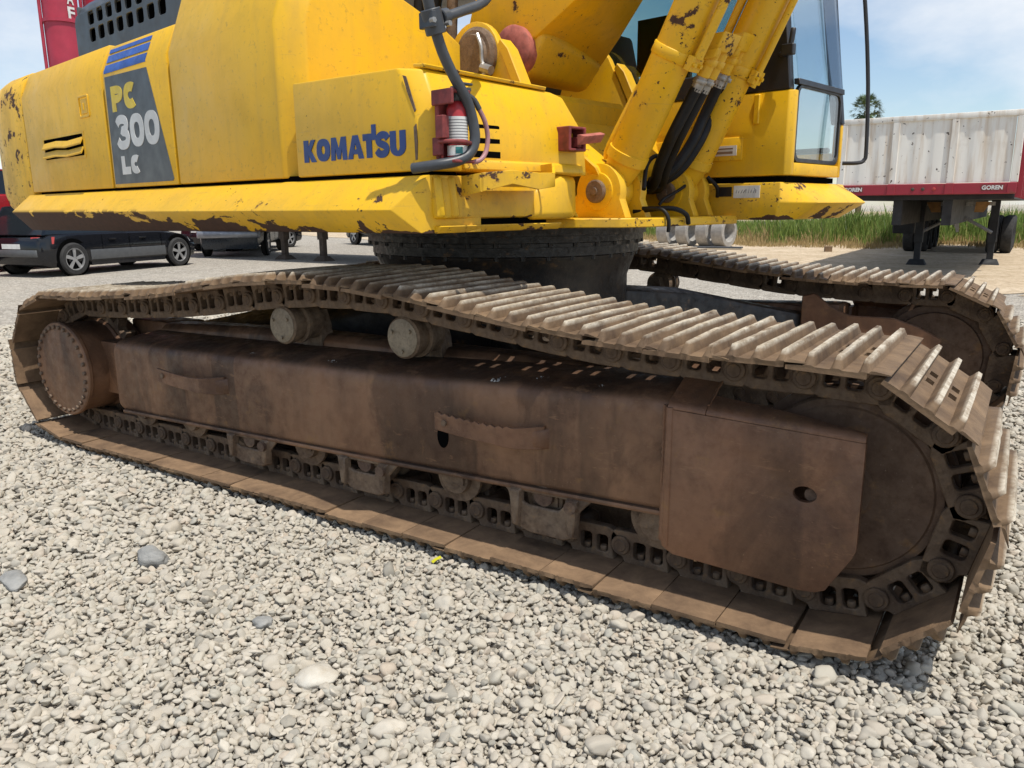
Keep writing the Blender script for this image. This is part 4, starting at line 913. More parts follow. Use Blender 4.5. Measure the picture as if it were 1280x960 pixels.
c1, b1, d1, s1 = cylinder(-.27, (1.365, -.27, 2.16), 'boom_cylinder')
c2, b2, d2, s2 = cylinder(.315, (1.385, .315, 2.245), 'boom_cylinder')
mb = MB(); mb.tube([b1 + s1 * .122 + d1 * 1.3, b1 + s1 * .122 + d1 * .55], .020, 12, 0); mb.tube([b1 + s1 * -.108 + d1 * .34 + Vector((0, .02, 0)), b1 + s1 * -.108 + d1 * .06 + Vector((0, -.01, 0)), b1 + s1 * -.10 + d1 * .0], .016, 12, 3); mb.build('oil_pipe', 'yellow_barrel', c1)
mb = MB(); mb.tube([b2 + s2 * -.1 + d2 * 1.3 + Vector((0, -.05, 0)), b2 + s2 * -.1 + d2 * .25 + Vector((0, -.05, 0))], .020, 12, 0); mb.tube([b2 + s2 * .116 + d2 * 1.3, b2 + s2 * .116 + d2 * .48], .017, 12, 0); mb.build('oil_pipe', 'yellow_barrel', c2)
# hose blocks between the cylinders, fittings and hoses
A1 = Vector((1.345, -.165, 1.885)); A2 = Vector((1.25, .19, 1.945))
for A, dd_, cc in ((A1, d1, c1), (A2, d2, c2)):
    mb = MB()
    for k in (0, 1):
        o3 = A + Vector((.0, .062 * k, 0))
        mb.cyl(o3 + dd_ * .10, o3 - dd_ * .02, .030, n=14); mb.cyl(o3 + dd_ * .03, o3 + dd_ * .06, .038, n=6)
    mb.hull([A + dd_ * a + Vector((b, c, 0)) for a in (.08, .16) for b in (-.035, .04) for c in (-.045, .10)]); mb.hull([A + dd_ * a + Vector((b, c, 0)) for a in (.05, .09) for b in (-.05, .05) for c in (-.055, -.02)])
    mb.build('hose_block', 'yellow_barrel', cc, .004)
    mb = MB()
    for k in (0, 1):
        o3 = A + Vector((.0, .062 * k, 0)); mb.cyl(o3 - dd_ * .015, o3 - dd_ * .085, .026, n=12); mb.cyl(o3 - dd_ * .03, o3 - dd_ * .05, .031, n=6)
    mb.build('hose_fitting', 'steel', cc, .002)
def hose(pts, r_, mat='rubber', par=None, name='hydraulic_hose'):
    mb = MB(); mb.tube(pts, r_, 12, 6); return ub(mb, name, mat, 0, 0, 50)
for k in (0, 1):
    dy = .062 * k; q0 = A1 + Vector((0, dy, 0)) - d1 * .07
    hose([q0, q0 - d1 * .18 + Vector((-.01, 0, 0)), (1.155, -.13 + dy, 1.60), (1.075, -.08 + dy, 1.50), (1.0, .0 + dy, 1.435), (.88, .10 + dy, 1.41), (.6, .16, 1.42)], .026)
    q0 = A2 + Vector((0, dy, 0)) - d2 * .07
    hose([q0, q0 - d2 * .16, (1.12, .13 + dy, 1.62), (1.06, .07 + dy, 1.50), (.97, .02 + dy, 1.44), (.8, .04 + dy, 1.43), (.55, .06, 1.45)], .026)
hose([(1.10, -.235, 1.40), (1.06, -.16, 1.50), (1.05, -.09, 1.55), (1.05, -.01, 1.55), (1.04, .06, 1.50), (1.0, .05, 1.42), (.9, -.02, 1.40)], .010)
hose([(1.02, .38, 1.50), (1.04, .28, 1.45), (1.04, .16, 1.40), (1.03, .05, 1.36), (1.02, .02, 1.33)], .008)
hose([(1.06, .40, 1.47), (1.10, .43, 1.42), (1.09, .46, 1.37)], .010)
hose([(1.03, -.21, 1.30), (1.20, -.18, 1.315), (1.24, -.10, 1.29), (1.235, -.06, 1.245)], .011)
hose([(1.10, -.24, 1.315), (1.20, -.24, 1.31), (1.235, -.235, 1.27), (1.235, -.23, 1.21)], .009)
# boom foot: brackets either side, pin boss, boom box
def foot(y0, y1):
    mb = MB(); o_ = [(-.02, 1.28), (-.05, 1.75), (.06, 2.02)] + [(.245 + .175 * math.cos(a), 2.03 + .175 * math.sin(a)) for a in [PI * .92 - PI * .80 * i / 12 for i in range(13)]] + [(.46, 2.0), (.58, 1.75), (.76, 1.28)]
    mb.plate(o_, [], y1 - y0, Matrix.Translation((0, y0, 0))); return ub(mb, 'boom_bracket', 'yellow_paint', .006, 2)
f1 = foot(-.475, -.435); f2 = foot(.435, .475)
mb = MB(); mb.plate([(.43, 2.07), (.47, 2.0), (.60, 1.75), (.70, 1.45), (.76, 1.45), (.64, 1.78), (.50, 2.05), (.45, 2.10)], [], .075, Matrix.Translation((0, -.50, 0))); mb.build('bracket_flange', 'yellow_paint', f1, .004)
mb = MB(); mb.plate([(.43, 2.07), (.47, 2.0), (.60, 1.75), (.70, 1.45), (.76, 1.45), (.64, 1.78), (.50, 2.05), (.45, 2.10)], [], .075, Matrix.Translation((0, .43, 0))); mb.build('bracket_flange', 'yellow_paint', f2, .004)
mb = MB(); mb.lathe([(0, .135), (.02, .135), (.028, .125), (.034, .118), (.036, .10), (.05, .095), (.052, 0)], (.275, -.476, 2.040), (0, -1, 0), 36); pbx = mb.build('foot_pin_cap', 'pin_rust', f1, 0, 0, 30)
mb = MB(); mb.tube([(.33, -.53, 2.13), (.36, -.535, 2.07), (.365, -.535, 2.0), (.39, -.53, 1.965), (.36, -.54, 1.93), (.30, -.545, 1.91)], .010, 8, 3); mb.cyl((.37, -.54, 1.975), (.43, -.54, 1.955), .022, n=8); mb.build('grease_line', 'steel', f1)
mb = MB(); mb.lathe([(-.05, .115), (.015, .118), (.024, .108), (.026, .06), (.03, 0)], (.375, -.325, 2.075), (0, -1, 0), 28); mb.build('boom_boss', 'red_ball', f1, 0, 0, 50)
# boom: welded box rising forwards, rounded foot
mb = MB()
def bs(px, pz, nx, nz, tb, tt): 
    return [(px + nx * tb, -.305, pz + nz * tb), (px + nx * tb, .305, pz + nz * tb), (px + nx * tt, .305, pz + nz * tt), (px + nx * tt, -.305, pz + nz * tt)]
near_b = [(.12, 2.06), (.24, 2.035), (.42, 2.085), (.75, 2.25), (1.12, 2.46), (2.0, 3.05), (3.0, 3.8)]
far_b = [(.12, 2.02), (.22, 1.975), (.36, 1.985), (.56, 2.19), (.74, 2.40), (1.35, 3.08), (2.3, 4.0)]
top_ = [(.02, 2.20), (.06, 2.31), (.13, 2.44), (.32, 2.72), (.60, 3.06), (1.35, 3.75), (2.4, 4.6)]
secs = [[(n_[0], -.305, n_[1]), (f_[0], .305, f_[1]), (t_[0], .305, t_[1] + .02), (t_[0], -.305, t_[1])] for n_, f_, t_ in zip(near_b, far_b, top_)]
mb.loft(secs); ub(mb, 'boom', 'yellow_paint', .014, 2)
# belly of the boom foot dropping between the brackets
mb = MB(); mb.hull([(.16, -.29, 2.0), (.44, -.29, 1.965), (.55, -.29, 2.14), (.30, -.29, 2.25), (.20, .29, 1.98), (.36, .29, 1.95), (.46, .29, 2.06), (.30, .29, 2.3), (.30, -.29, 1.945), (.30, .29, 1.94)]); ub(mb, 'boom_foot', 'yellow_paint', .03, 3)
# dark machinery and lines behind the boom foot
mb = MB(); mb.box((-.6, -.35, 1.28), (.60, .34, 1.86)); ub(mb, 'swing_motor_bay', 'yellow_paint', .03)
mb = MB(); mb.plate([(-.80, 1.28), (-.36, 1.28), (-.36, 1.70), (-.44, 1.80), (-.80, 1.66)], [[(-.49 + .085 * math.cos(q), 1.555 + .062 * math.sin(q)) for q in [2 * PI * i / 22 for i in range(22)]]], .02, frame((.72, 0, 0), (0, 1, 0), (0, 0, 1))); ub(mb, 'frame_bulkhead', 'yellow_paint', .004)
mb = MB(); mb.lathe([(0, .05), (.03, .10), (.16, .10), (.20, .06), (.22, .055)], (.40, -.49, 1.55), (1, 0, .05), 24); mb.lathe([(0, .05), (.03, .05), (.035, .02)], (.62, -.48, 1.56), (1, 0, .05), 8); mb.box((.30, -.79, 1.3), (.34, -.37, 1.7)); ub(mb, 'swing_motor', 'body_dark', 0, 0, 30)
mb = MB(); mb.hull([(.62, -.62, 1.28), (1.02, -.62, 1.28), (.62, -.60, 1.28), (1.02, -.60, 1.28), (.62, -.62, 1.52), (.90, -.62, 1.44), (.62, -.60, 1.52), (.90, -.60, 1.44)]); mb.hull([(.62, -.40, 1.74), (.60, -.38, 1.62), (.95, -.40, 1.50), (.97, -.38, 1.44), (.62, .3, 1.74), (.60, .3, 1.62), (.95, .3, 1.50), (.97, .3, 1.44)]); ub(mb, 'frame_gusset', 'yellow_paint', .008)
for k, (x, y) in enumerate(((-.25, -.40), (-.1, -.30), (.02, -.20), (-.35, -.2))):
    mb = MB(); mb.tube([(x, y, 1.8), (x, y, 2.15), (x + .05, y, 2.5), (x + .3, y, 2.9)], .030, 10, 3); ub(mb, 'hydraulic_hose', 'rubber' if k != 1 else 'pin_rust', 0, 0, 50)

# engine hood with pierced grille, behind the side doors
mb = MB()
hx0, hx1, hy = -2.86, -.55, -1.20
holes = []
for rI in range(2):
    for cI in range(8):
        x = -2.62 + cI * .150; z = 2.405 + rI * .105; holes.append(rrect(x, z, x + .098, z + .080, .018, 2))
mb.plate(rrect(hx0, 2.20, hx1, 2.60, .06, 4), holes, .015, Matrix.Translation((0, hy, 0)))
hd = ub(mb, 'engine_hood', 'hood_grey', .003)
mb = MB(); mb.loft([[(x, hy + .012, 2.58), (x, hy + .03, 2.64), (x, hy + .10, 2.70), (x, .9, 2.70), (x, .9, 2.68), (x, hy + .11, 2.68), (x, hy + .045, 2.63), (x, hy + .027, 2.58)] for x in (hx0 + .03, hx1)]); mb.box((hx0 + .005, hy + .02, 2.2), (hx0 + .03, .9, 2.66)); mb.build('hood_top', 'hood_grey', hd, .004, 2)
mb = MB(); mb.box((hx0 + .06, hy + .06, 2.2), (hx1 - .05, hy + .08, 2.62)); mb.build('hood_baffle', 'black_gap', hd)

# cab
CX1, CY0, CY1 = 1.45, .50, 1.15
cabm = MB()
cabm.hull([(-.25, CY0, 1.470), (CX1 - .025, CY0, 1.470), (CX1, CY0 + .025, 1.470), (CX1 - .025, CY0, 1.870), (CX1, CY0 + .025, 1.870), (-.25, CY0, 1.870), (-.25, CY0 + .05, 1.47), (CX1 - .06, CY0 + .05, 1.47), (-.25, CY0 + .05, 1.87), (CX1 - .06, CY0 + .05, 1.87), (CX1, CY0 + .055, 1.47), (CX1, CY0 + .055, 1.87)])
cabm.box((CX1 - .045, CY0 + .056, 1.470), (CX1 - .001, CY1 - .03, 1.530)); cabm.box((CX1 - .045, CY1 - .030, 1.4705), (CX1 - .0005, CY1, 1.745)); cabm.box((-.25, CY1 - .04, 1.47), (CX1 - .05, CY1, 1.60)); cabm.box((-.25, CY0 + .05, 1.465), (CX1 - .05, CY1 - .05, 1.52)); cabm.box((-.27, CY0 + .02, 1.47), (-.23, CY1, 2.0))
cab = ub(cabm, 'cab_shell', 'yellow_side', .006, 2)
mb = MB(); mb.box((.55, CY0 - .010, 1.55), (1.20, CY0 + .002, 1.665)); mb.build('pressed_panel', 'yellow_side', cab, .008, 2)
mb = MB(); mb.box((1.255, CY0 - .022, 1.72), (1.285, CY0 + .002, 1.86)); mb.build('cab_bracket', 'yellow_side', cab, .004)
mb = MB(); mb.box((.90, CY0 - .0128, 1.575), (1.17, CY0 - .0085, 1.625)); mb.build('caution_sticker', 'label_white', cab)
mb = MB(); mb.box((.92, CY0 - .0142, 1.584), (1.15, CY0 - .0125, 1.596)); mb.box((.92, CY0 - .0142, 1.606), (1.15, CY0 - .0125, 1.613)); mb.build('sticker_print', 'wood', cab)
# black pillars and window frame
mb = MB()
mb.hull([(CX1 - .30, CY0, 1.872), (CX1 - .02, CY0, 1.872), (CX1 - .30, CY0 + .05, 1.872), (CX1 - .02, CY0 + .05, 1.872), (CX1 - .22, CY0, 2.7), (CX1 - .12, CY0, 2.7), (CX1 - .22, CY0 + .05, 2.7), (CX1 - .12, CY0 + .05, 2.7)])
mb.box((.1, CY0 - .004, 1.872), (CX1 - .30, CY0 + .05, 1.985)); mb.box((-.25, CY0, 1.872), (.1, CY0 + .05, 2.7)); mb.box((-.25, CY0, 2.62), (CX1 - .12, CY1, 2.76))
mb.hull([(CX1 - .06, CY1 - .035, 1.747), (CX1 + .004, CY1 - .035, 1.747), (CX1 - .06, CY1 + .003, 1.747), (CX1 + .004, CY1 + .003, 1.747), (CX1 - .20, CY1 - .035, 2.7), (CX1 - .13, CY1 - .035, 2.7), (CX1 - .20, CY1 + .003, 2.7), (CX1 - .13, CY1 + .003, 2.7)])
mb.box((.4, CY1 - .04, 1.602), (.5, CY1, 2.7)); mb.box((-.2, CY1 - .04, 1.602), (CX1 - .065, CY1, 1.63))
mb.build('cab_pillar', 'black_plastic', cab, .006)
# front windows: lower pane, rubber, divider, upper windscreen leaning back
def fxz(z): return CX1 - max(0, z - 1.87) * .16
mb = MB()
oz = rrect(CY0 + .058, 1.533, CY1 - .032, 1.90, .05, 5); iz = rrect(CY0 + .078, 1.553, CY1 - .052, 1.888, .045, 5)
mb.plate(oz, [iz], .020, frame((CX1 - .006, 0, 0), (0, 1, 0), (0, 0, 1)))
mb.hull([(fxz(1.905) + .008, CY0 + .05, 1.898), (fxz(1.905) + .008, CY1 - .03, 1.898), (fxz(1.92) + .008, CY0 + .05, 1.925), (fxz(1.92) + .008, CY1 - .03, 1.925), (fxz(1.905) - .02, CY0 + .05, 1.898), (fxz(1.905) - .02, CY1 - .03, 1.898), (fxz(1.92) - .02, CY0 + .05, 1.925), (fxz(1.92) - .02, CY1 - .03, 1.925)])
mb.build('window_rubber', 'black_plastic', cab, .002)
mb = MB(); mb.plate(rrect(CY0 + .068, 1.543, CY1 - .042, 1.897, .045, 5), [], .006, frame((CX1 - .013, 0, 0), (0, 1, 0), (0, 0, 1))); mb.build('lower_window', 'front_glass', cab)
mb = MB(); mb.hull([(fxz(z) + dx, y, z) for z in (1.926, 2.66) for y in (CY0 + .056, CY1 - .036) for dx in (-.003, .003)]); mb.build('windscreen', 'front_glass', cab)
mb = MB(); mb.box((.101, CY0 + .012, 1.942), (CX1 - .27, CY0 + .018, 2.62)); mb.build('side_window', 'cab_glass', cab)
mb = MB(); mb.hull([(.5, CY1 - .025, 1.63), (CX1 - .062, CY1 - .025, 1.63), (CX1 - .062, CY1 - .025, 1.75), (CX1 - .205, CY1 - .025, 2.62), (.5, CY1 - .025, 2.62), (.5, CY1 - .019, 1.63), (CX1 - .062, CY1 - .019, 1.63), (CX1 - .062, CY1 - .019, 1.75), (CX1 - .205, CY1 - .019, 2.62), (.5, CY1 - .019, 2.62)]); mb.build('door_window', 'front_glass', cab)
mb = MB(); mb.hull([(.2, .66, 1.55), (.75, .66, 1.55), (.2, 1.05, 1.55), (.75, 1.05, 1.55), (.2, .66, 1.75), (.75, .66, 1.72), (.2, 1.05, 1.75), (.75, 1.05, 1.72)]); mb.hull([(.15, .68, 1.74), (.30, .68, 1.74), (.15, 1.03, 1.74), (.30, 1.03, 1.74), (.05, .72, 2.35), (.16, .72, 2.35), (.05, 1.0, 2.35), (.16, 1.0, 2.35)]); mb.build('driver_seat', 'seat_cloth', cab, .03, 2)
mb = MB(); mb.box((.515, CY0 + .03, 2.03), (.72, CY0 + .05, 2.32)); mb.build('sun_screen', 'black_gap', cab)
mb = MB(); mb.box((1.05, .62, 1.55), (1.18, .80, 2.02)); mb.tube([(1.1, .7, 2.0), (1.12, .70, 2.12), (1.10, .68, 2.2)], .02, 8); mb.build('control_console', 'black_plastic', cab, .02)
mb = MB(); mb.tube([(1.36, CY0 + .02, 2.04), (1.40, CY0 - .03, 2.03), (1.43, CY0 - .035, 2.05), (1.44, CY0 - .03, 2.14)], .014, 8); mb.box((1.395, CY0 - .055, 2.02), (1.455, CY0 - .02, 2.07)); mb.build('mirror_arm', 'black_plastic', cab, .004)
# wiper and front grab bar on the far side of the cab
mb = MB(); mb.tube([(1.42, 1.20, 2.75), (1.49, 1.20, 2.35), (1.54, 1.20, 1.95), (1.56, 1.20, 1.62), (1.555, 1.195, 1.56), (1.53, 1.17, 1.545), (1.46, 1.14, 1.545)], .0105, 10, 4); mb.build('grab_bar', 'black_plastic', cab)
mb = MB(); mb.box((CX1 - .4, CY0 + .03, 1.4385), (CX1 - .03, CY1 - .02, 1.466)); mb.box((-.2, CY0 + .012, 1.4385), (CX1 - .4, CY1 - .02, 1.466)); mb.build('cab_mount_seal', 'black_gap', cab)
# cab deck with ridged nose
mb = MB()
def nose(y, e): return [(.55, y, 1.436), (CX1 - .02, y, 1.436), (CX1 + .135 + e, y, 1.335), (CX1 - .01, y, 1.252), (.55, y, 1.252)]
mb.loft([[(.55, CY0 - .02, 1.436), (CX1 - .03, CY0 - .02, 1.436), (CX1 - .03, CY0 - .02, 1.34), (CX1 - .05, CY0 - .02, 1.252), (.55, CY0 - .02, 1.252)], nose(CY0 + .14, -.03), nose(1.20, .0), [(.55, 1.34, 1.436), (CX1 - .05, 1.34, 1.436), (CX1 - .03, 1.34, 1.34), (CX1 - .05, 1.34, 1.252), (.55, 1.34, 1.252)]])
deck = ub(mb, 'cab_deck', 'yellow_nose', .006, 2)
mb = MB(); mb.box((1.075, CY0 - .0235, 1.370), (1.160, CY0 - .0195, 1.418)); mb.build('warning_sticker', 'black_plastic', deck)
mb = MB(); mb.box((1.172, CY0 - .0238, 1.362), (1.315, CY0 - .0195, 1.423)); mb.build('notice_sticker', 'label_white', deck)
rs = random.Random(3)
mb = MB()
for k in range(9):
    x = 1.185 + k * .0135; mb.hull([(x, CY0 - .0255, 1.385 + rs.uniform(0, .01)), (x + .004, CY0 - .0255, 1.385), (x + rs.uniform(-.01, .018), CY0 - .0255, 1.400 + rs.uniform(0, .015)), (x + .002, CY0 - .0236, 1.39), (x + .006, CY0 - .0236, 1.40), (x + .003, CY0 - .0236, 1.384)])
mb.build('notice_print', 'print_grey', deck)

# ------------------------------------------------------------------ fire extinguisher in the bracket
c10, s10 = math.cos(rad(-10)), math.sin(rad(-10))
FE = empty('fire_extinguisher', (c10 * 1.115 - s10 * -1.405, s10 * 1.115 + c10 * -1.405, 1.488), rad(-10)); tag(FE, 'small red fire extinguisher with white label held behind the grey grab rail', 'fire extinguisher')
mb = MB(); mb.lathe([(0, .030), (.008, .036), (.165, .036), (.185, .028), (.195, .015), (.20, .014)], (0, 0, 0), (0, 0, 1), 24); mb.build('cylinder', 'red_paint', FE)
mb = MB(); mb.lathe([(.012, .0366), (.045, .0366)], (0, 0, 0), (0, 0, 1), 24, False); mb.lathe([(.062, .0366), (.14, .0366)], (0, 0, 0), (0, 0, 1), 24, False); lb = mb.build('paper_label', 'label_white', FE)
mb = MB(); mb.box((.034, -.012, .018), (.0385, .012, .04)); mb.build('label_emblem', 'label_teal', FE, rot=(0, 0, rad(-35)))
mb = MB()
for k in range(7): mb.lathe([(.070 + k * .0095, .0369), (.0735 + k * .0095, .0369)], (0, 0, 0), (0, 0, 1), 24, False)
mb.build('label_print', 'print_grey', FE)
mb = MB(); mb.lathe([(.19, .020), (.20, .026), (.225, .026), (.235, .018)], (0, 0, 0), (0, 0, 1), 16); mb.box((-.012, -.02, .228), (.012, .06, .24)); mb.box((-.010, -.01, .248), (.010, .07, .256)); mb.cyl((0, .03, .22), (0, .055, .215), .012, n=10); mb.build('valve_head', 'dark_grey', FE, .002)
mb = MB(); mb.lathe([(.050, .0385), (.058, .0385)], (0, 0, 0), (0, 0, 1), 24, False); mb.build('strap', 'black_plastic', FE)
mb = MB(); mb.tube([(0, .055, .215), (.01, .075, .20), (.02, .088, .17)], .010, 10, 3); mb.build('hose_nozzle', 'dark_grey', FE)
mb = MB(); mb.tube([(.02, .088, .17), (.03, .105, .13), (.03, .118, .08), (.03, .108, .03), (.03, .08, .0), (.02, .05, -.008)], .0085, 10, 4); mb.build('hose', 'pink_hose', FE)
# ------------------------------------------------------------------ loose stones and scraps on the gravel
def stone(name, loc, size, mat, label, seed, rz=0, group='stones'):
    r_ = random.Random(seed); bm = bmesh.new(); bmesh.ops.create_icosphere(bm, subdivisions=4, radius=1)
    from mathutils import noise as mnoise
    for v_ in bm.verts:
        d = v_.co.copy(); k = 1 + .30 * mnoise.noise(d * 1.1 + Vector((seed * 3.1, seed, 0))) + .07 * mnoise.noise(d * 3.5 + Vector((seed, 0, 0)))
        v_.co = Vector((d.x * k * size[0], d.y * k * size[1], d.z * k * size[2]))
    for f in bm.faces: f.smooth = True
    me = bpy.data.meshes.new(name); bm.to_mesh(me); bm.free(); me.materials.append(MAT[mat])
    o = link(name, me, None, (random.uniform(-.1, .1), random.uniform(-.1, .1), rz), loc); tag(o, label, 'stone', group); return o
def gp(px, py, z=0.0):
    d = fw + r2 * ((px - 640) / FPX) - u2 * ((py - 480) / FPX); t = (z - CAM.z) / d.z; return CAM + d * t
def dp(px, py, t):
    return CAM + (fw + r2 * ((px - 640) / FPX) - u2 * ((py - 480) / FPX)) * t
def on(px, py, dz): p = gp(px, py); return (p.x, p.y, dz)
stone('stone', on(191, 703, .020), (.066, .045, .042), 'stone_grey', 'dark grey rounded stone lying proud of the gravel, left of centre', 3, .3)
stone('stone', on(393, 848, .006), (.066, .052, .026), 'stone_pale', 'large pale buff stone bedded in the foreground gravel', 5, .2)
stone('stone', on(329, 780, .006), (.030, .036, .020), 'stone_grey', 'small grey-green stone in the gravel above the pale buff stone', 8, .9)
stone('stone', on(18, 726, .004), (.11, .04, .018), 'stone_grey', 'long flat grey stone at the left edge of the gravel', 12, -.25)
stone('stone', on(1003, 757, .046), (.030, .018, .016), 'pebble', 'white pebble lying on the track shoe below the idler guard', 15, .4)
p = gp(545, 705); mb = MB(); mb.loft([[(-.02, -.012, .0), (-.02, .012, .0), (-.02, .012, .002), (-.02, -.012, .002)], [(.0, -.009, .010), (.0, .010, .012), (.0, .010, .014), (.0, -.009, .012)], [(.026, -.012, .016), (.026, .006, .020), (.026, .006, .022), (.026, -.012, .018)]])
o = mb.build('plastic_scrap', 'scrap_yellow', None, 0, 0, 35, (0, 0, 1.1), (p.x, p.y, .010)); o.scale = (.8, .8, .8); tag(o, 'bright yellow plastic scrap on the gravel beside the near track', 'scrap')

# ------------------------------------------------------------------ vehicles in the yard behind
def wheel(root, x, y, r_, w, side, tyre='tyre', rim='wheel_alloy', spokes=5):
    wh = MB().lathe([(-w / 2, r_ * .68), (-w / 2, r_ * .90), (-w / 2 + .02, r_ * .97), (-w / 4, r_), (w / 4, r_), (w / 2 - .02, r_ * .97), (w / 2, r_ * .90), (w / 2, r_ * .68), (w / 2 - .05, r_ * .66), (-w / 2 + .05, r_ * .66), (-w / 2, r_ * .68)], (x, y, r_), (0, 1, 0), 32, False).build('wheel', tyre, root)
    mb = MB(); yo = y + side * (w / 2 - .02); ax = (0, side, 0)
    mb.lathe([(-.02, r_ * .69), (.012, r_ * .69), (.012, r_ * .625), (-.03, r_ * .61)], (x, yo, r_), ax, 28, False); mb.lathe([(-.01, r_ * .16), (.0, r_ * .16), (.006, 0)], (x, yo, r_), ax, 16)
    for k in range(spokes):
        a = 2 * PI * k / spokes + .3; c_, s_ = math.cos(a), math.sin(a)
        P = []
        for rr, hw in ((r_ * .10, r_ * .075), (r_ * .66, r_ * .12)):
            for q in (-1, 1):
                for dy in (-.012, .004): P.append((x + c_ * rr - s_ * hw * q, yo + side * dy, r_ + s_ * rr + c_ * hw * q))
        mb.hull(P)
    mb.build('rim', rim, wh, 0, 0, 30)
    MB().lathe([(0, r_ * .6), (.01, 0)], (x, yo - side * .06, r_), ax, 24).build('brake_disc', 'black_gap', wh)
    return wh

def car(name, loc, rz, label, body_mat, L_=4.3, W_=1.72, Hh=1.5, wb=2.6, clad=None, pickup=False, group='parked vehicles', r_=.325, belt=None):
    root = empty(name, loc, rz); tag(root, label, 'pickup' if pickup else 'van' if 'van' in name else 'car', group)
    h = W_ / 2; xr, xf = -L_ / 2, L_ / 2; gc = .20 if not pickup else .38; belt = belt or (.88 if not pickup else 1.08) * Hh / (1.5 if not pickup else 1.75)
    # lower body: lofted cross sections along the length, narrowed and rounded at both ends
    st = [(xr, .40, .70, .86), (xr + .05, .26, .80, .93), (xr + .25, gc, belt - .02, .985), (xr + .9, gc, belt, 1.0), (0, gc, belt, 1.0), (xf - 1.35, gc, belt, 1.0), (xf - 1.0, gc, belt - .02, .995), (xf - .35, gc, belt - .14, .96), (xf - .06, .24, belt - .24, .86), (xf, .36, belt - .34, .74)]
    mb = MB(); mb.loft([[(x, -h * k * .93, zb), (x, -h * k, zb + .10), (x, -h * k * 1.0, zb + (zt - zb) * .62), (x, -h * k * .965, zt - .04), (x, -h * k * .90, zt), (x, h * k * .90, zt), (x, h * k * .965, zt - .04), (x, h * k, zb + (zt - zb) * .62), (x, h * k, zb + .10), (x, h * k * .93, zb)] for x, zb, zt, k in st])
    body = mb.build('body', body_mat, root, 0, 0, 40)
    xa, xb = (-wb / 2, wb / 2)
    # cabin
    if not pickup: cs = [(xr + .10, belt - .03, .80), (xr + .42, Hh - .06, .80), (xr + 1.0, Hh, .82), (.2, Hh, .82), (.75, Hh - .06, .80), (xf - .95, belt - .02, .80)]
    else: cs = [(-.35, belt, .84), (-.22, Hh - .05, .80), (0, Hh, .80), (.75, Hh, .80), (1.0, Hh - .08, .79), (1.45, belt, .82)]
    prof = [(x, z) for x, z, _ in cs]
    g = MB(); g.loft([[(x, s_ * h * (.90 if z < belt + .1 else .74), z) for x, z in prof] for s_ in (-1, 1)]); g.build('window_glass', 'car_glass', root, .02)
    rf = MB(); rp = [(x, z) for x, z in prof[1:-1]]; rf.loft([[(x, y, z + .004 - (.02 if abs(y) > .5 * h else 0)) for x, z in rp] + [(x, y, z - .04) for x, z in reversed(rp)] for y in (-h * .76, -h * .5, h * .5, h * .76)]); rf.build('roof', body_mat, root, .006)
    for s_ in (-1, 1):
        for x0, z0, x1, z1 in ((prof[-1][0] - .02, belt, prof[-2][0], Hh - .07), (.05, belt, .0, Hh - .03), (prof[0][0] + .04, belt, prof[1][0] + .02, Hh - .07)):
            MB().hull([(x0 - .04, s_ * h * .905, z0 - .02), (x0 + .04, s_ * h * .905, z0 - .02), (x0, s_ * h * .87, z0 - .02), (x1 - .035, s_ * h * .75, z1), (x1 + .035, s_ * h * .75, z1), (x1, s_ * h * .72, z1)]).build('window_pillar', body_mat if x0 != .05 else 'black_plastic', root)
        for x in (xa, xb): 
            arch = MB(); arch.lathe([(0, r_ * 1.2), (.006, r_ * 1.18)], (x, s_ * (h - .012), r_ + .02), (0, s_, 0), 28); arch.build('wheel_arch', 'black_gap', root)
            wheel(root, x, s_ * (h - .06), r_, .20, s_, 'tyre')
        if clad: 
            MB().loft([[(x, s_ * (h + .006), .31), (x, s_ * (h + .012), .33), (x, s_ * (h + .010), .50), (x, s_ * (h + .004), .52), (x, s_ * (h - .03), .52), (x, s_ * (h - .03), .31)] for x in (xa + r_ * 1.22, xb - r_ * 1.22)]).build('door_cladding', clad, root)
            MB().box((xa + r_ * 1.25, s_ * h * .9, .19), (xb - r_ * 1.25, s_ * h * .985, .29)).build('sill', body_mat, root)
        for x in (-.72, .02, .95): MB().box((x - .004, s_ * (h + .001) - .004, .30), (x + .004, s_ * (h + .001) + .004, belt - .06)).build('door_gap', 'black_gap', root)
        for x in (-.55, .30): MB().box((x, s_ * (h + .012) - .012, belt - .16), (x + .18, s_ * (h + .012) + .012, belt - .13)).build('door_handle', body_mat, root, .004)
        MB().hull([(xr + .02, s_ * h * .62, belt - .22), (xr + .02, s_ * h * .82, belt - .22), (xr + .30, s_ * h * .995, belt - .20), (xr + .34, s_ * h * .985, belt - .06), (xr + .06, s_ * h * .80, belt - .06), (xr + .05, s_ * h * .62, belt - .06)]).build('tail_lamp', 'tail_red', root)
        MB().hull([(xf - .03, s_ * h * .50, belt - .34), (xf - .08, s_ * h * .80, belt - .33), (xf - .30, s_ * h * .95, belt - .28), (xf - .10, s_ * h * .52, belt - .23), (xf - .14, s_ * h * .80, belt - .22), (xf - .34, s_ * h * .93, belt - .19)]).build('headlamp', 'lamp_clear', root)
    MB().box((xr - .012, -.26, belt - .30), (xr + .01, .26, belt - .20)).build('number_plate', 'plate_white', root)
    MB().hull([(xr - .03, -h * .82, .42), (xr - .03, h * .82, .42), (xr - .03, -h * .82, .56), (xr - .03, h * .82, .56), (xr + .2, -h * .95, .42), (xr + .2, h * .95, .42), (xr + .2, -h * .95, .56), (xr + .2, h * .95, .56)]).build('rear_bumper', clad or body_mat, root, .01)
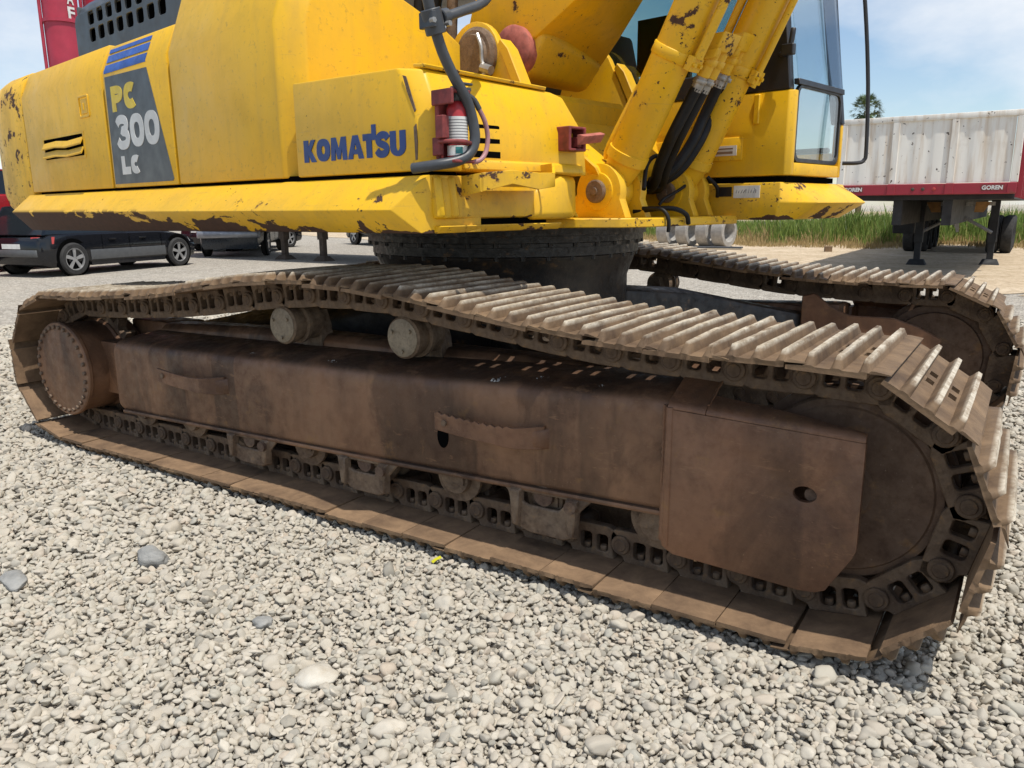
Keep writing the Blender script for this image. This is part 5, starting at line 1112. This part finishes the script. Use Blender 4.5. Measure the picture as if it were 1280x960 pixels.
    if pickup:
        MB().hull([(xf - .02, -h * .98, .55), (xf - .02, h * .98, .55), (xf - .02, -h * .98, .76), (xf - .02, h * .98, .76), (xf + .14, -h * .90, .56), (xf + .14, h * .90, .56), (xf + .14, -h * .90, .74), (xf + .14, h * .90, .74)]).build('front_bumper', 'chrome', root, .02)
        MB().box((xf - .10, -.5, .80), (xf + .02, .5, 1.0)).build('grille', 'black_plastic', root, .01)
        MB().box((xr + .05, -h * .82, belt - .35), (-.45, h * .82, belt + .002)).build('load_bed', 'black_gap', root)
    else:
        MB().hull([(xf + .01, -h * .70, .30), (xf + .01, h * .70, .30), (xf + .01, -h * .70, .50), (xf + .01, h * .70, .50), (xf - .2, -h * .93, .28), (xf - .2, h * .93, .28), (xf - .2, -h * .93, .52), (xf - .2, h * .93, .52)]).build('front_bumper', body_mat, root, .02)
    return root
a_ = gp(90, 343); b_ = gp(220, 331); hd_ = math.atan2(b_.y - a_.y, b_.x - a_.x); left = Vector((-math.sin(hd_), math.cos(hd_), 0)); mid_ = (a_ + b_) / 2
pc = mid_ + left * .74
car('station_wagon', (pc.x, pc.y, -.02), hd_, 'black station wagon with grey door cladding parked beyond the rear of the track', 'car_black', 4.4, 1.74, 1.50, (b_ - a_).length, 'car_grey', r_=.345)
q_ = gp(8, 339)
car('red_van', (q_.x - .9, q_.y - .2, -.02), hd_ + .05, 'red van at the left edge, mostly hidden by the black wagon', 'car_red', 4.5, 1.8, 2.3, 2.6, belt=1.72)
q_ = gp(303, 322)
car('pickup', (q_.x - 2.2, q_.y + 1.9, -.02), math.atan2(-.75, .66), 'blue-grey pickup with pale bumper seen under the side skirt', 'car_blue_grey', 5.0, 1.8, 1.85, 3.0, None, True, r_=.39)
q_ = gp(262, 316)
car('dark_hatchback', (q_.x - 1.5, q_.y + 2.6, -.02), hd_ - .1, 'dark car in the gap between the black wagon and the blue-grey pickup', 'car_black', 4.2, 1.72, 1.55, 2.5)
q_ = gp(455, 312)
car('dark_van', (q_.x + 1.6, q_.y + 1.8, -.02), rad(150), 'dark van in the shade left of the swing bearing', 'car_blue_grey', 4.6, 1.8, 1.9, 2.7)
q_ = gp(430, 309)
car('pickup', (q_.x + .4, q_.y + 2.2, -.02), rad(160), 'dark pickup behind the brown trailer legs', 'car_black', 5.0, 1.8, 1.75, 3.0, None, True, r_=.38)
# flatbed trailer resting on its legs
A = gp(357, 323); B = gp(405, 325)
fb = empty('flatbed_trailer', (A.x, A.y, -.02)); tag(fb, 'brown flatbed trailer on two steel legs, seen below the side skirt', 'trailer')
dv = (B - A).normalized(); nv = Vector((-dv.y, dv.x, 0))
if nv.y < 0: nv = -nv
Mf = Matrix(((dv.x, nv.x, 0, 0), (dv.y, nv.y, 0, 0), (0, 0, 1, 0), (0, 0, 0, 1)))
mb = MB(); mb.box((-4.6, -.9, 1.25), (7.5, 2.2, 1.50), Mf); mb.box((-4.5, -.85, 1.5), (7.4, -.78, 2.3), Mf); mb.box((-.5, .2, 1.0), (7.4, .35, 1.25), Mf); mb.box((-.5, 1.5, 1.0), (7.4, 1.65, 1.25), Mf); mb.build('trailer_deck', 'post_brown', fb, .01)
for x in (0, (B - A).length):
    mb = MB(); mb.box((x - .07, -.07, .10), (x + .07, .07, 1.25), Mf); mb.box((x - .10, -.10, .55), (x + .10, .10, 1.2), Mf); mb.hull([Mf @ Vector(v_) for v_ in ((x - .22, -.2, 0), (x + .22, -.2, 0), (x - .22, .2, 0), (x + .22, .2, 0), (x - .12, -.1, .12), (x + .12, -.1, .12), (x - .12, .1, .12), (x + .12, .1, .12))]); mb.build('support_leg', 'post_brown', fb)
for x in (5.0, 6.2):
    w0 = wheel(fb, 0, 0, .48, .26, -1, 'tyre', 'steel', 8); w0.matrix_local = Mf @ Matrix.Translation((x, .15, 0))

# ------------------------------------------------------------------ white dropside trailer on the right, seen from its front
TR = empty('semi_trailer', (.72, 12.8, -.02)); tag(TR, 'white corrugated semi-trailer with red front beam resting on landing legs', 'trailer')
W2 = 1.46; zb_, z1_, z2_ = 1.51, 1.705, 2.92
mb = MB(); prof = []; n = 0; x = -W2 + .04
while x < W2 - .10:
    prof += [(x, 0.0), (x + .13, 0.0), (x + .17, .012), (x + .26, .012), (x + .30, 0.0)]; x += .31
sec = [(px_, py_) for px_, py_ in prof]
mb.loft([[(a, b, z) for a, b in sec] + [(a, .07, z) for a, b in reversed(sec)] for z in (z1_ + .01, z2_ - .10)]); mb.build('headboard', 'trailer_white', TR, 0, 0, 20)
mb = MB(); mb.box((-W2, -.03, z2_ - .10), (W2, .09, z2_)); mb.build('top_rail', 'trailer_white', TR, .012, 2)
for x in (-W2 + .03, -.52, .44, W2 - .03):
    MB().box((x - .06, -.028, z1_), (x + .06, .085, z2_ - .101)).build('headboard_post', 'trailer_white', TR, .008)
mb = MB(); mb.box((-W2 - .01, -.045, zb_), (W2 + .01, .20, z1_)); bm_ = mb.build('front_beam', 'trailer_red', TR, .01)
for x in (-.52, .44, W2 - .05): MB().box((x - .07, -.065, zb_ + .005), (x + .07, -.044, z1_ - .004)).build('beam_gusset', 'trailer_red', bm_, .006)
for x in (-.05, .12, .30): MB().lathe([(0, .03), (.02, .03), (.025, .02)], (x - .1, -.045, zb_ + .10), (0, -1, 0), 14).build('marker_lamp', 'tail_red' if x > .2 else 'post_brown', bm_)
for x in (W2 - .52, -W2 + .10):
    MB().box((x, -.049, zb_ + .055), (x + .36, -.0455, zb_ + .165)).build('name_plate', 'red_worn', bm_)
    letter('beam_lettering', 'GOREN', .15, .006, .001, Matrix(((1, 0, .12, x + .015), (0, 0, -1, -.051), (0, 1, 0, zb_ + .072), (0, 0, 0, 1))), 'label_white', bm_, (.32, .075))
mb = MB(); mb.box((-W2, .21, 1.42), (W2, 13.0, 1.62)); mb.box((-.50, .3, .95), (-.34, 12.8, 1.419)); mb.box((.34, .3, .95), (.50, 12.8, 1.419)); mb.build('trailer_chassis', 'trailer_under', TR)
for s_ in (-1, 1):
    mb = MB(); mb.box((s_ * W2 - .03, .22, 1.63), (s_ * W2 + .03, 13.0, 2.80)); sd = mb.build('dropside', 'trailer_white' if s_ < 0 else 'trailer_red', TR)
    for k in range(9): MB().box((s_ * (W2 + .05) - .05, .3 + k * 1.5, 1.45), (s_ * (W2 + .05) + .05, .42 + k * 1.5, 2.86)).build('side_post', 'trailer_red', TR)
LA = gp(1145, 330); LB = gp(1236, 330)
for P_ in (LA, LB):
    x = P_.x - .72; y = P_.y - 12.8
    mb = MB(); mb.box((x - .085, y - .085, .50), (x + .085, y + .085, 1.42)); mb.box((x - .065, y - .065, .10), (x + .065, y + .065, .55)); mb.hull([(x - .2, y - .16, 0), (x + .2, y - .16, 0), (x - .2, y + .16, 0), (x + .2, y + .16, 0), (x - .14, y - .1, .13), (x + .14, y - .1, .13), (x - .14, y + .1, .13), (x + .14, y + .1, .13)]); mb.build('landing_leg', 'trailer_under', TR, .008)
xl, xr_ = LA.x - .72, LB.x - .72; yl = (LA.y + LB.y) / 2 - 12.8; xm = (xl + xr_) / 2
mb = MB(); mb.cyl((xl, yl, .72), (xm, yl, 1.12), .035, n=8); mb.cyl((xr_, yl, .72), (xm, yl, 1.12), .035, n=8); mb.box((xl, yl - .03, 1.30), (xr_, yl + .03, 1.38)); mb.build('leg_brace', 'steel', TR)
for x, s_ in ((xl + .20, 1), (xr_ - .22, -1)): MB().hull([(x - .14, yl - .15, 1.38), (x + .14, yl - .15, 1.38), (x + .16 * s_, yl - .15, 1.16), (x - .02 * s_, yl - .15, 1.16), (x - .14, yl - .12, 1.38), (x + .14, yl - .12, 1.38), (x + .16 * s_, yl - .12, 1.16), (x - .02 * s_, yl - .12, 1.16)]).build('mud_flap', 'hazard_orange', TR)
mb = MB(); mb.tube([(xm, yl - .1, 1.15), (xm + .02, yl - .12, 1.0), (xm - .03, yl - .12, .88), (xm + .05, yl - .1, .80)], .025, 6); mb.hull([(xm - .04, yl - .13, .95), (xm + .05, yl - .13, 1.0), (xm + .01, yl - .13, .72), (xm + .06, yl - .12, .74), (xm - .02, yl - .11, .9)]); mb.build('tied_rag', 'concrete', TR)
mb = MB(); mb.box((xl - .62, yl + .1, .68), (xl - .16, yl + .75, 1.20)); mb.build('tool_box', 'trailer_under', TR, .02)
mb = MB(); mb.box((xl - .45, yl + .2, 1.2), (xl - .38, yl + .3, 1.42)); mb.box((xl - .30, yl + .2, 1.2), (xl - .24, yl + .3, 1.42)); mb.build('box_hanger', 'trailer_under', TR)
for k in range(3):
    for s_ in (-1, 1):
        for d_ in (0, .33): wheel(TR, 0, 0, .50, .28, -1, 'tyre', 'trailer_under', 8).matrix_local = Matrix.Translation((s_ * (1.20 - d_), 9.2 + k * 1.3, 0)) @ Matrix.Rotation(PI / 2 * s_, 4, 'Z')

# ------------------------------------------------------------------ concrete rings, board, block
base = gp(905, 309)
for k in range(4):
    px_ = (842, 866, 891, 911)[k]; P_ = gp(px_, 308 - (3 - k) * .6)
    mb = MB(); ax = Vector((.985, -.17, 0)).normalized()
    mb.lathe([(-.42, .36), (-.42, .50), (-.40, .52), (-.02, .52), (0, .50), (0, .36), (-.02, .345), (-.40, .345), (-.42, .36)], (0, 0, .52), ax, 32, False)
    o = mb.build('concrete_ring', 'concrete', None, 0, 0, 40, None, (P_.x, P_.y, -.03))
    tag(o, ('pale concrete ring, leftmost of the row behind the cab deck', 'pale concrete ring, second from the left in the row behind the cab deck', 'pale concrete ring, third from the left in the row behind the cab deck', 'pale concrete ring at the right end of the row, nearest the weeds')[k], 'concrete ring', 'concrete rings in a row')
P_ = gp(897, 311); mb = MB(); mb.box((-.75, -.16, 0), (.75, .16, .05)); o = mb.build('board', 'rail_grey', None, .004, 1, 35, (0, 0, rad(8)), (P_.x, P_.y, .02)); tag(o, 'dark board lying on the sand below the concrete rings', 'board')
P_ = gp(1035, 314); mb = MB(); mb.box((-.10, -.08, 0), (.10, .08, .16)); o = mb.build('wood_block', 'wood', None, .008, 1, 35, (0, 0, .4), (P_.x, P_.y, -.015)); tag(o, 'small brown wood block standing on the sand before the weeds', 'block')

# ------------------------------------------------------------------ red masts far behind the counterweight
def mast(px0, px1, dist, label, letters):
    c0 = dp((px0 + px1) / 2, 60, dist); r_ = (px1 - px0) / FPX * dist / 2
    root = empty('steel_mast', (c0.x, c0.y, -.02)); tag(root, label, 'mast', 'red masts')
    mb = MB(); mb.lathe([(0, r_ * 1.02), (14, r_ * .98)], (0, 0, 0), (0, 0, 1), 32); mb.build('mast_tube', 'mast_red', root)
    for zz in (dp(80, 29, dist).z, dp(80, 29, dist).z - 3.2, dp(80, 29, dist).z + 3): MB().lathe([(-.05, r_ * .99), (-.05, r_ * 1.10), (.05, r_ * 1.10), (.05, r_ * .99)], (0, 0, zz), (0, 0, 1), 32).build('flange', 'mast_red', root)
    to = (CAM - c0); to.z = 0; to.normalize(); tang = Vector((-to.y, to.x, 0))
    if tang.dot(r2) < 0: tang = -tang
    mb = MB(); mb.tube([to * .1 - tang * r_ * 1.12 + Vector((0, 0, 0)), to * .1 - tang * r_ * 1.12 + Vector((0, 0, 6)), to * .1 - tang * r_ * 1.02 + Vector((0, 0, 14))], .05, 8, 0); mb.build('ladder_rail', 'mast_red', root)
    if letters:
        for ch, zz in letters:
            a = .62; d_ = (to * math.cos(a) + tang * math.sin(a)); t_ = (tang * math.cos(a) - to * math.sin(a)); o_ = d_ * (r_ * 1.005 + .012) - t_ * .11
            letter('mast_letter', ch, .4, .01, .006, Matrix(((t_.x, 0, d_.x, o_.x), (t_.y, 0, d_.y, o_.y), (t_.z, 1, d_.z, zz), (0, 0, 0, 1))), 'label_white', root, (.22, .34))
    return root
mast(61, 101, 24, 'red steel mast with white letters behind the grey engine hood', [('A', dp(95, 10, 24).z), ('F', dp(95, 27, 24).z), ('R', dp(95, -8, 24).z)])
mast(112, 152, 25, 'second red steel mast, only its top edge showing over the hood', None)
P_ = dp(70, 68, 6.3); mb = MB(); mb.tube([P_ + Vector((-.04, .04, -.1)), P_ + Vector((-.05, .05, .0)), P_ + Vector((-.01, .01, .05)), P_ + Vector((.05, -.02, .04)), P_ + Vector((.09, -.05, -.1))], .02, 10, 4)

# ------------------------------------------------------------------ palm and weeds
c0 = dp(1083, 138, 75)
pt = empty('palm_tree', (c0.x, c0.y, -.02)); tag(pt, 'distant fan palm showing above the white trailer', 'palm tree')
mb = MB(); mb.tube([(0, 0, 0), (.1, 0, c0.z * .5), (0, 0, c0.z)], [.30 - .10 * i / 6 for i in range(7)], 12, 3); mb.build('trunk', 'palm_trunk', pt)
rp = random.Random(5); mb = MB()
for k in range(120):
    a = rp.uniform(0, 2 * PI); el = rp.uniform(-.75, 1.35); ln = rp.uniform(.7, 1.15); d_ = Vector((math.cos(a) * math.cos(el), math.sin(a) * math.cos(el), math.sin(el)))
    sd_ = d_.cross(Vector((0, 0, 1))).normalized(); up_ = sd_.cross(d_); st_ = Vector((0, 0, c0.z)) + d_ * .1; tip = st_ + d_ * ln
    for j in range(13):
        b = (j - 6) / 6 * 1.15; dj = (d_ * math.cos(b) + (sd_ * .9 + up_ * .3) * math.sin(b)).normalized(); e = tip + dj * rp.uniform(.45, .75) - Vector((0, 0, .06 + .14 * abs(b)))
        w_ = dj.cross(up_).normalized() * .025; mb.raw([tip - w_ * .5, tip + w_ * .5, tip.lerp(e, .6) + w_, e, tip.lerp(e, .6) - w_], [(0, 1, 2, 3, 4)])
    w_ = sd_ * .012; mb.raw([st_ - w_, st_ + w_, tip + w_, tip - w_], [(0, 1, 2, 3)])
mb.build('crown', 'palm_leaf', pt)

# weeds: upright blades, green stand with a dry fringe
nb = 55000
def weed_points():
    out = []
    while len(out) < nb:
        x = random.uniform(-13, 9); y = random.uniform(22.5, 44)
        front = 25.6 + 1.5 * math.sin(x * .55 + .4) + .8 * math.sin(x * 1.7 + 1) + .5 * math.sin(x * 4.1) + random.gauss(0, .45)
        if y < front - 1.8: continue
        if random.random() < (y - 26) / 30: continue
        dens = .5 + .5 * math.sin(x * 1.3 + y * .9) * math.sin(x * .5 - y * 1.7)
        if random.random() > .35 + .65 * dens: continue
        out.append((x, y, y - front))
    return out
V = []; F = []; COL = []
for x, y, f in weed_points():
    west = max(0.0, min(1.0, (-3.6 - x) / 4.0))
    dry = f < .5 + west * 2.5 * random.random() or random.random() < .10
    hgt = (random.uniform(.10, .32) if f < .1 else random.uniform(.3, .8) if f < 1.2 else random.uniform(.6, 1.45)) * (1.0 if not dry else .75) * (.72 + .28 * math.sin(x * 1.9 + y * .6) * math.sin(x * .7 - y * 1.1) - .3 * west)
    a = random.uniform(0, 2 * PI); w_ = random.uniform(.006, .015); ln = random.uniform(.05, .45) * hgt
    dx, dy = math.cos(a), math.sin(a); b = len(V); la = random.uniform(0, 2 * PI); lx, ly = math.cos(la) * ln, math.sin(la) * ln
    V += [(x - dx * w_, y - dy * w_, -.02), (x + dx * w_, y + dy * w_, -.02), (x + lx * .35 + dx * w_, y + ly * .35 + dy * w_, hgt * .6), (x + lx, y + ly, hgt), (x + lx * .35 - dx * w_, y + ly * .35 - dy * w_, hgt * .6)]
    F.append((b, b + 1, b + 2, b + 3, b + 4)); t = random.random()
    c_ = (.34 + .1 * t, .25 + .08 * t, .11 + .05 * t) if dry else (.105 + .13 * t, .180 + .11 * t, .032 + .035 * t)
    if f > 1 and random.random() < .006: c_ = (.5, .5, .42)
    COL += [(*c_, 1)] * 5
me = bpy.data.meshes.new('weeds'); me.from_pydata(V, [], F); ca = me.color_attributes.new('tint', 'FLOAT_COLOR', 'POINT'); ca.data.foreach_set('color', np.array(COL, np.float32).ravel()); me.materials.append(MAT['weeds'])
o = link('weeds', me); o['kind'] = 'stuff'; o['label'] = 'tall green weeds with a dry fringe behind the sandy strip'; o['category'] = 'weeds'
# dark hedge line far behind closes the horizon
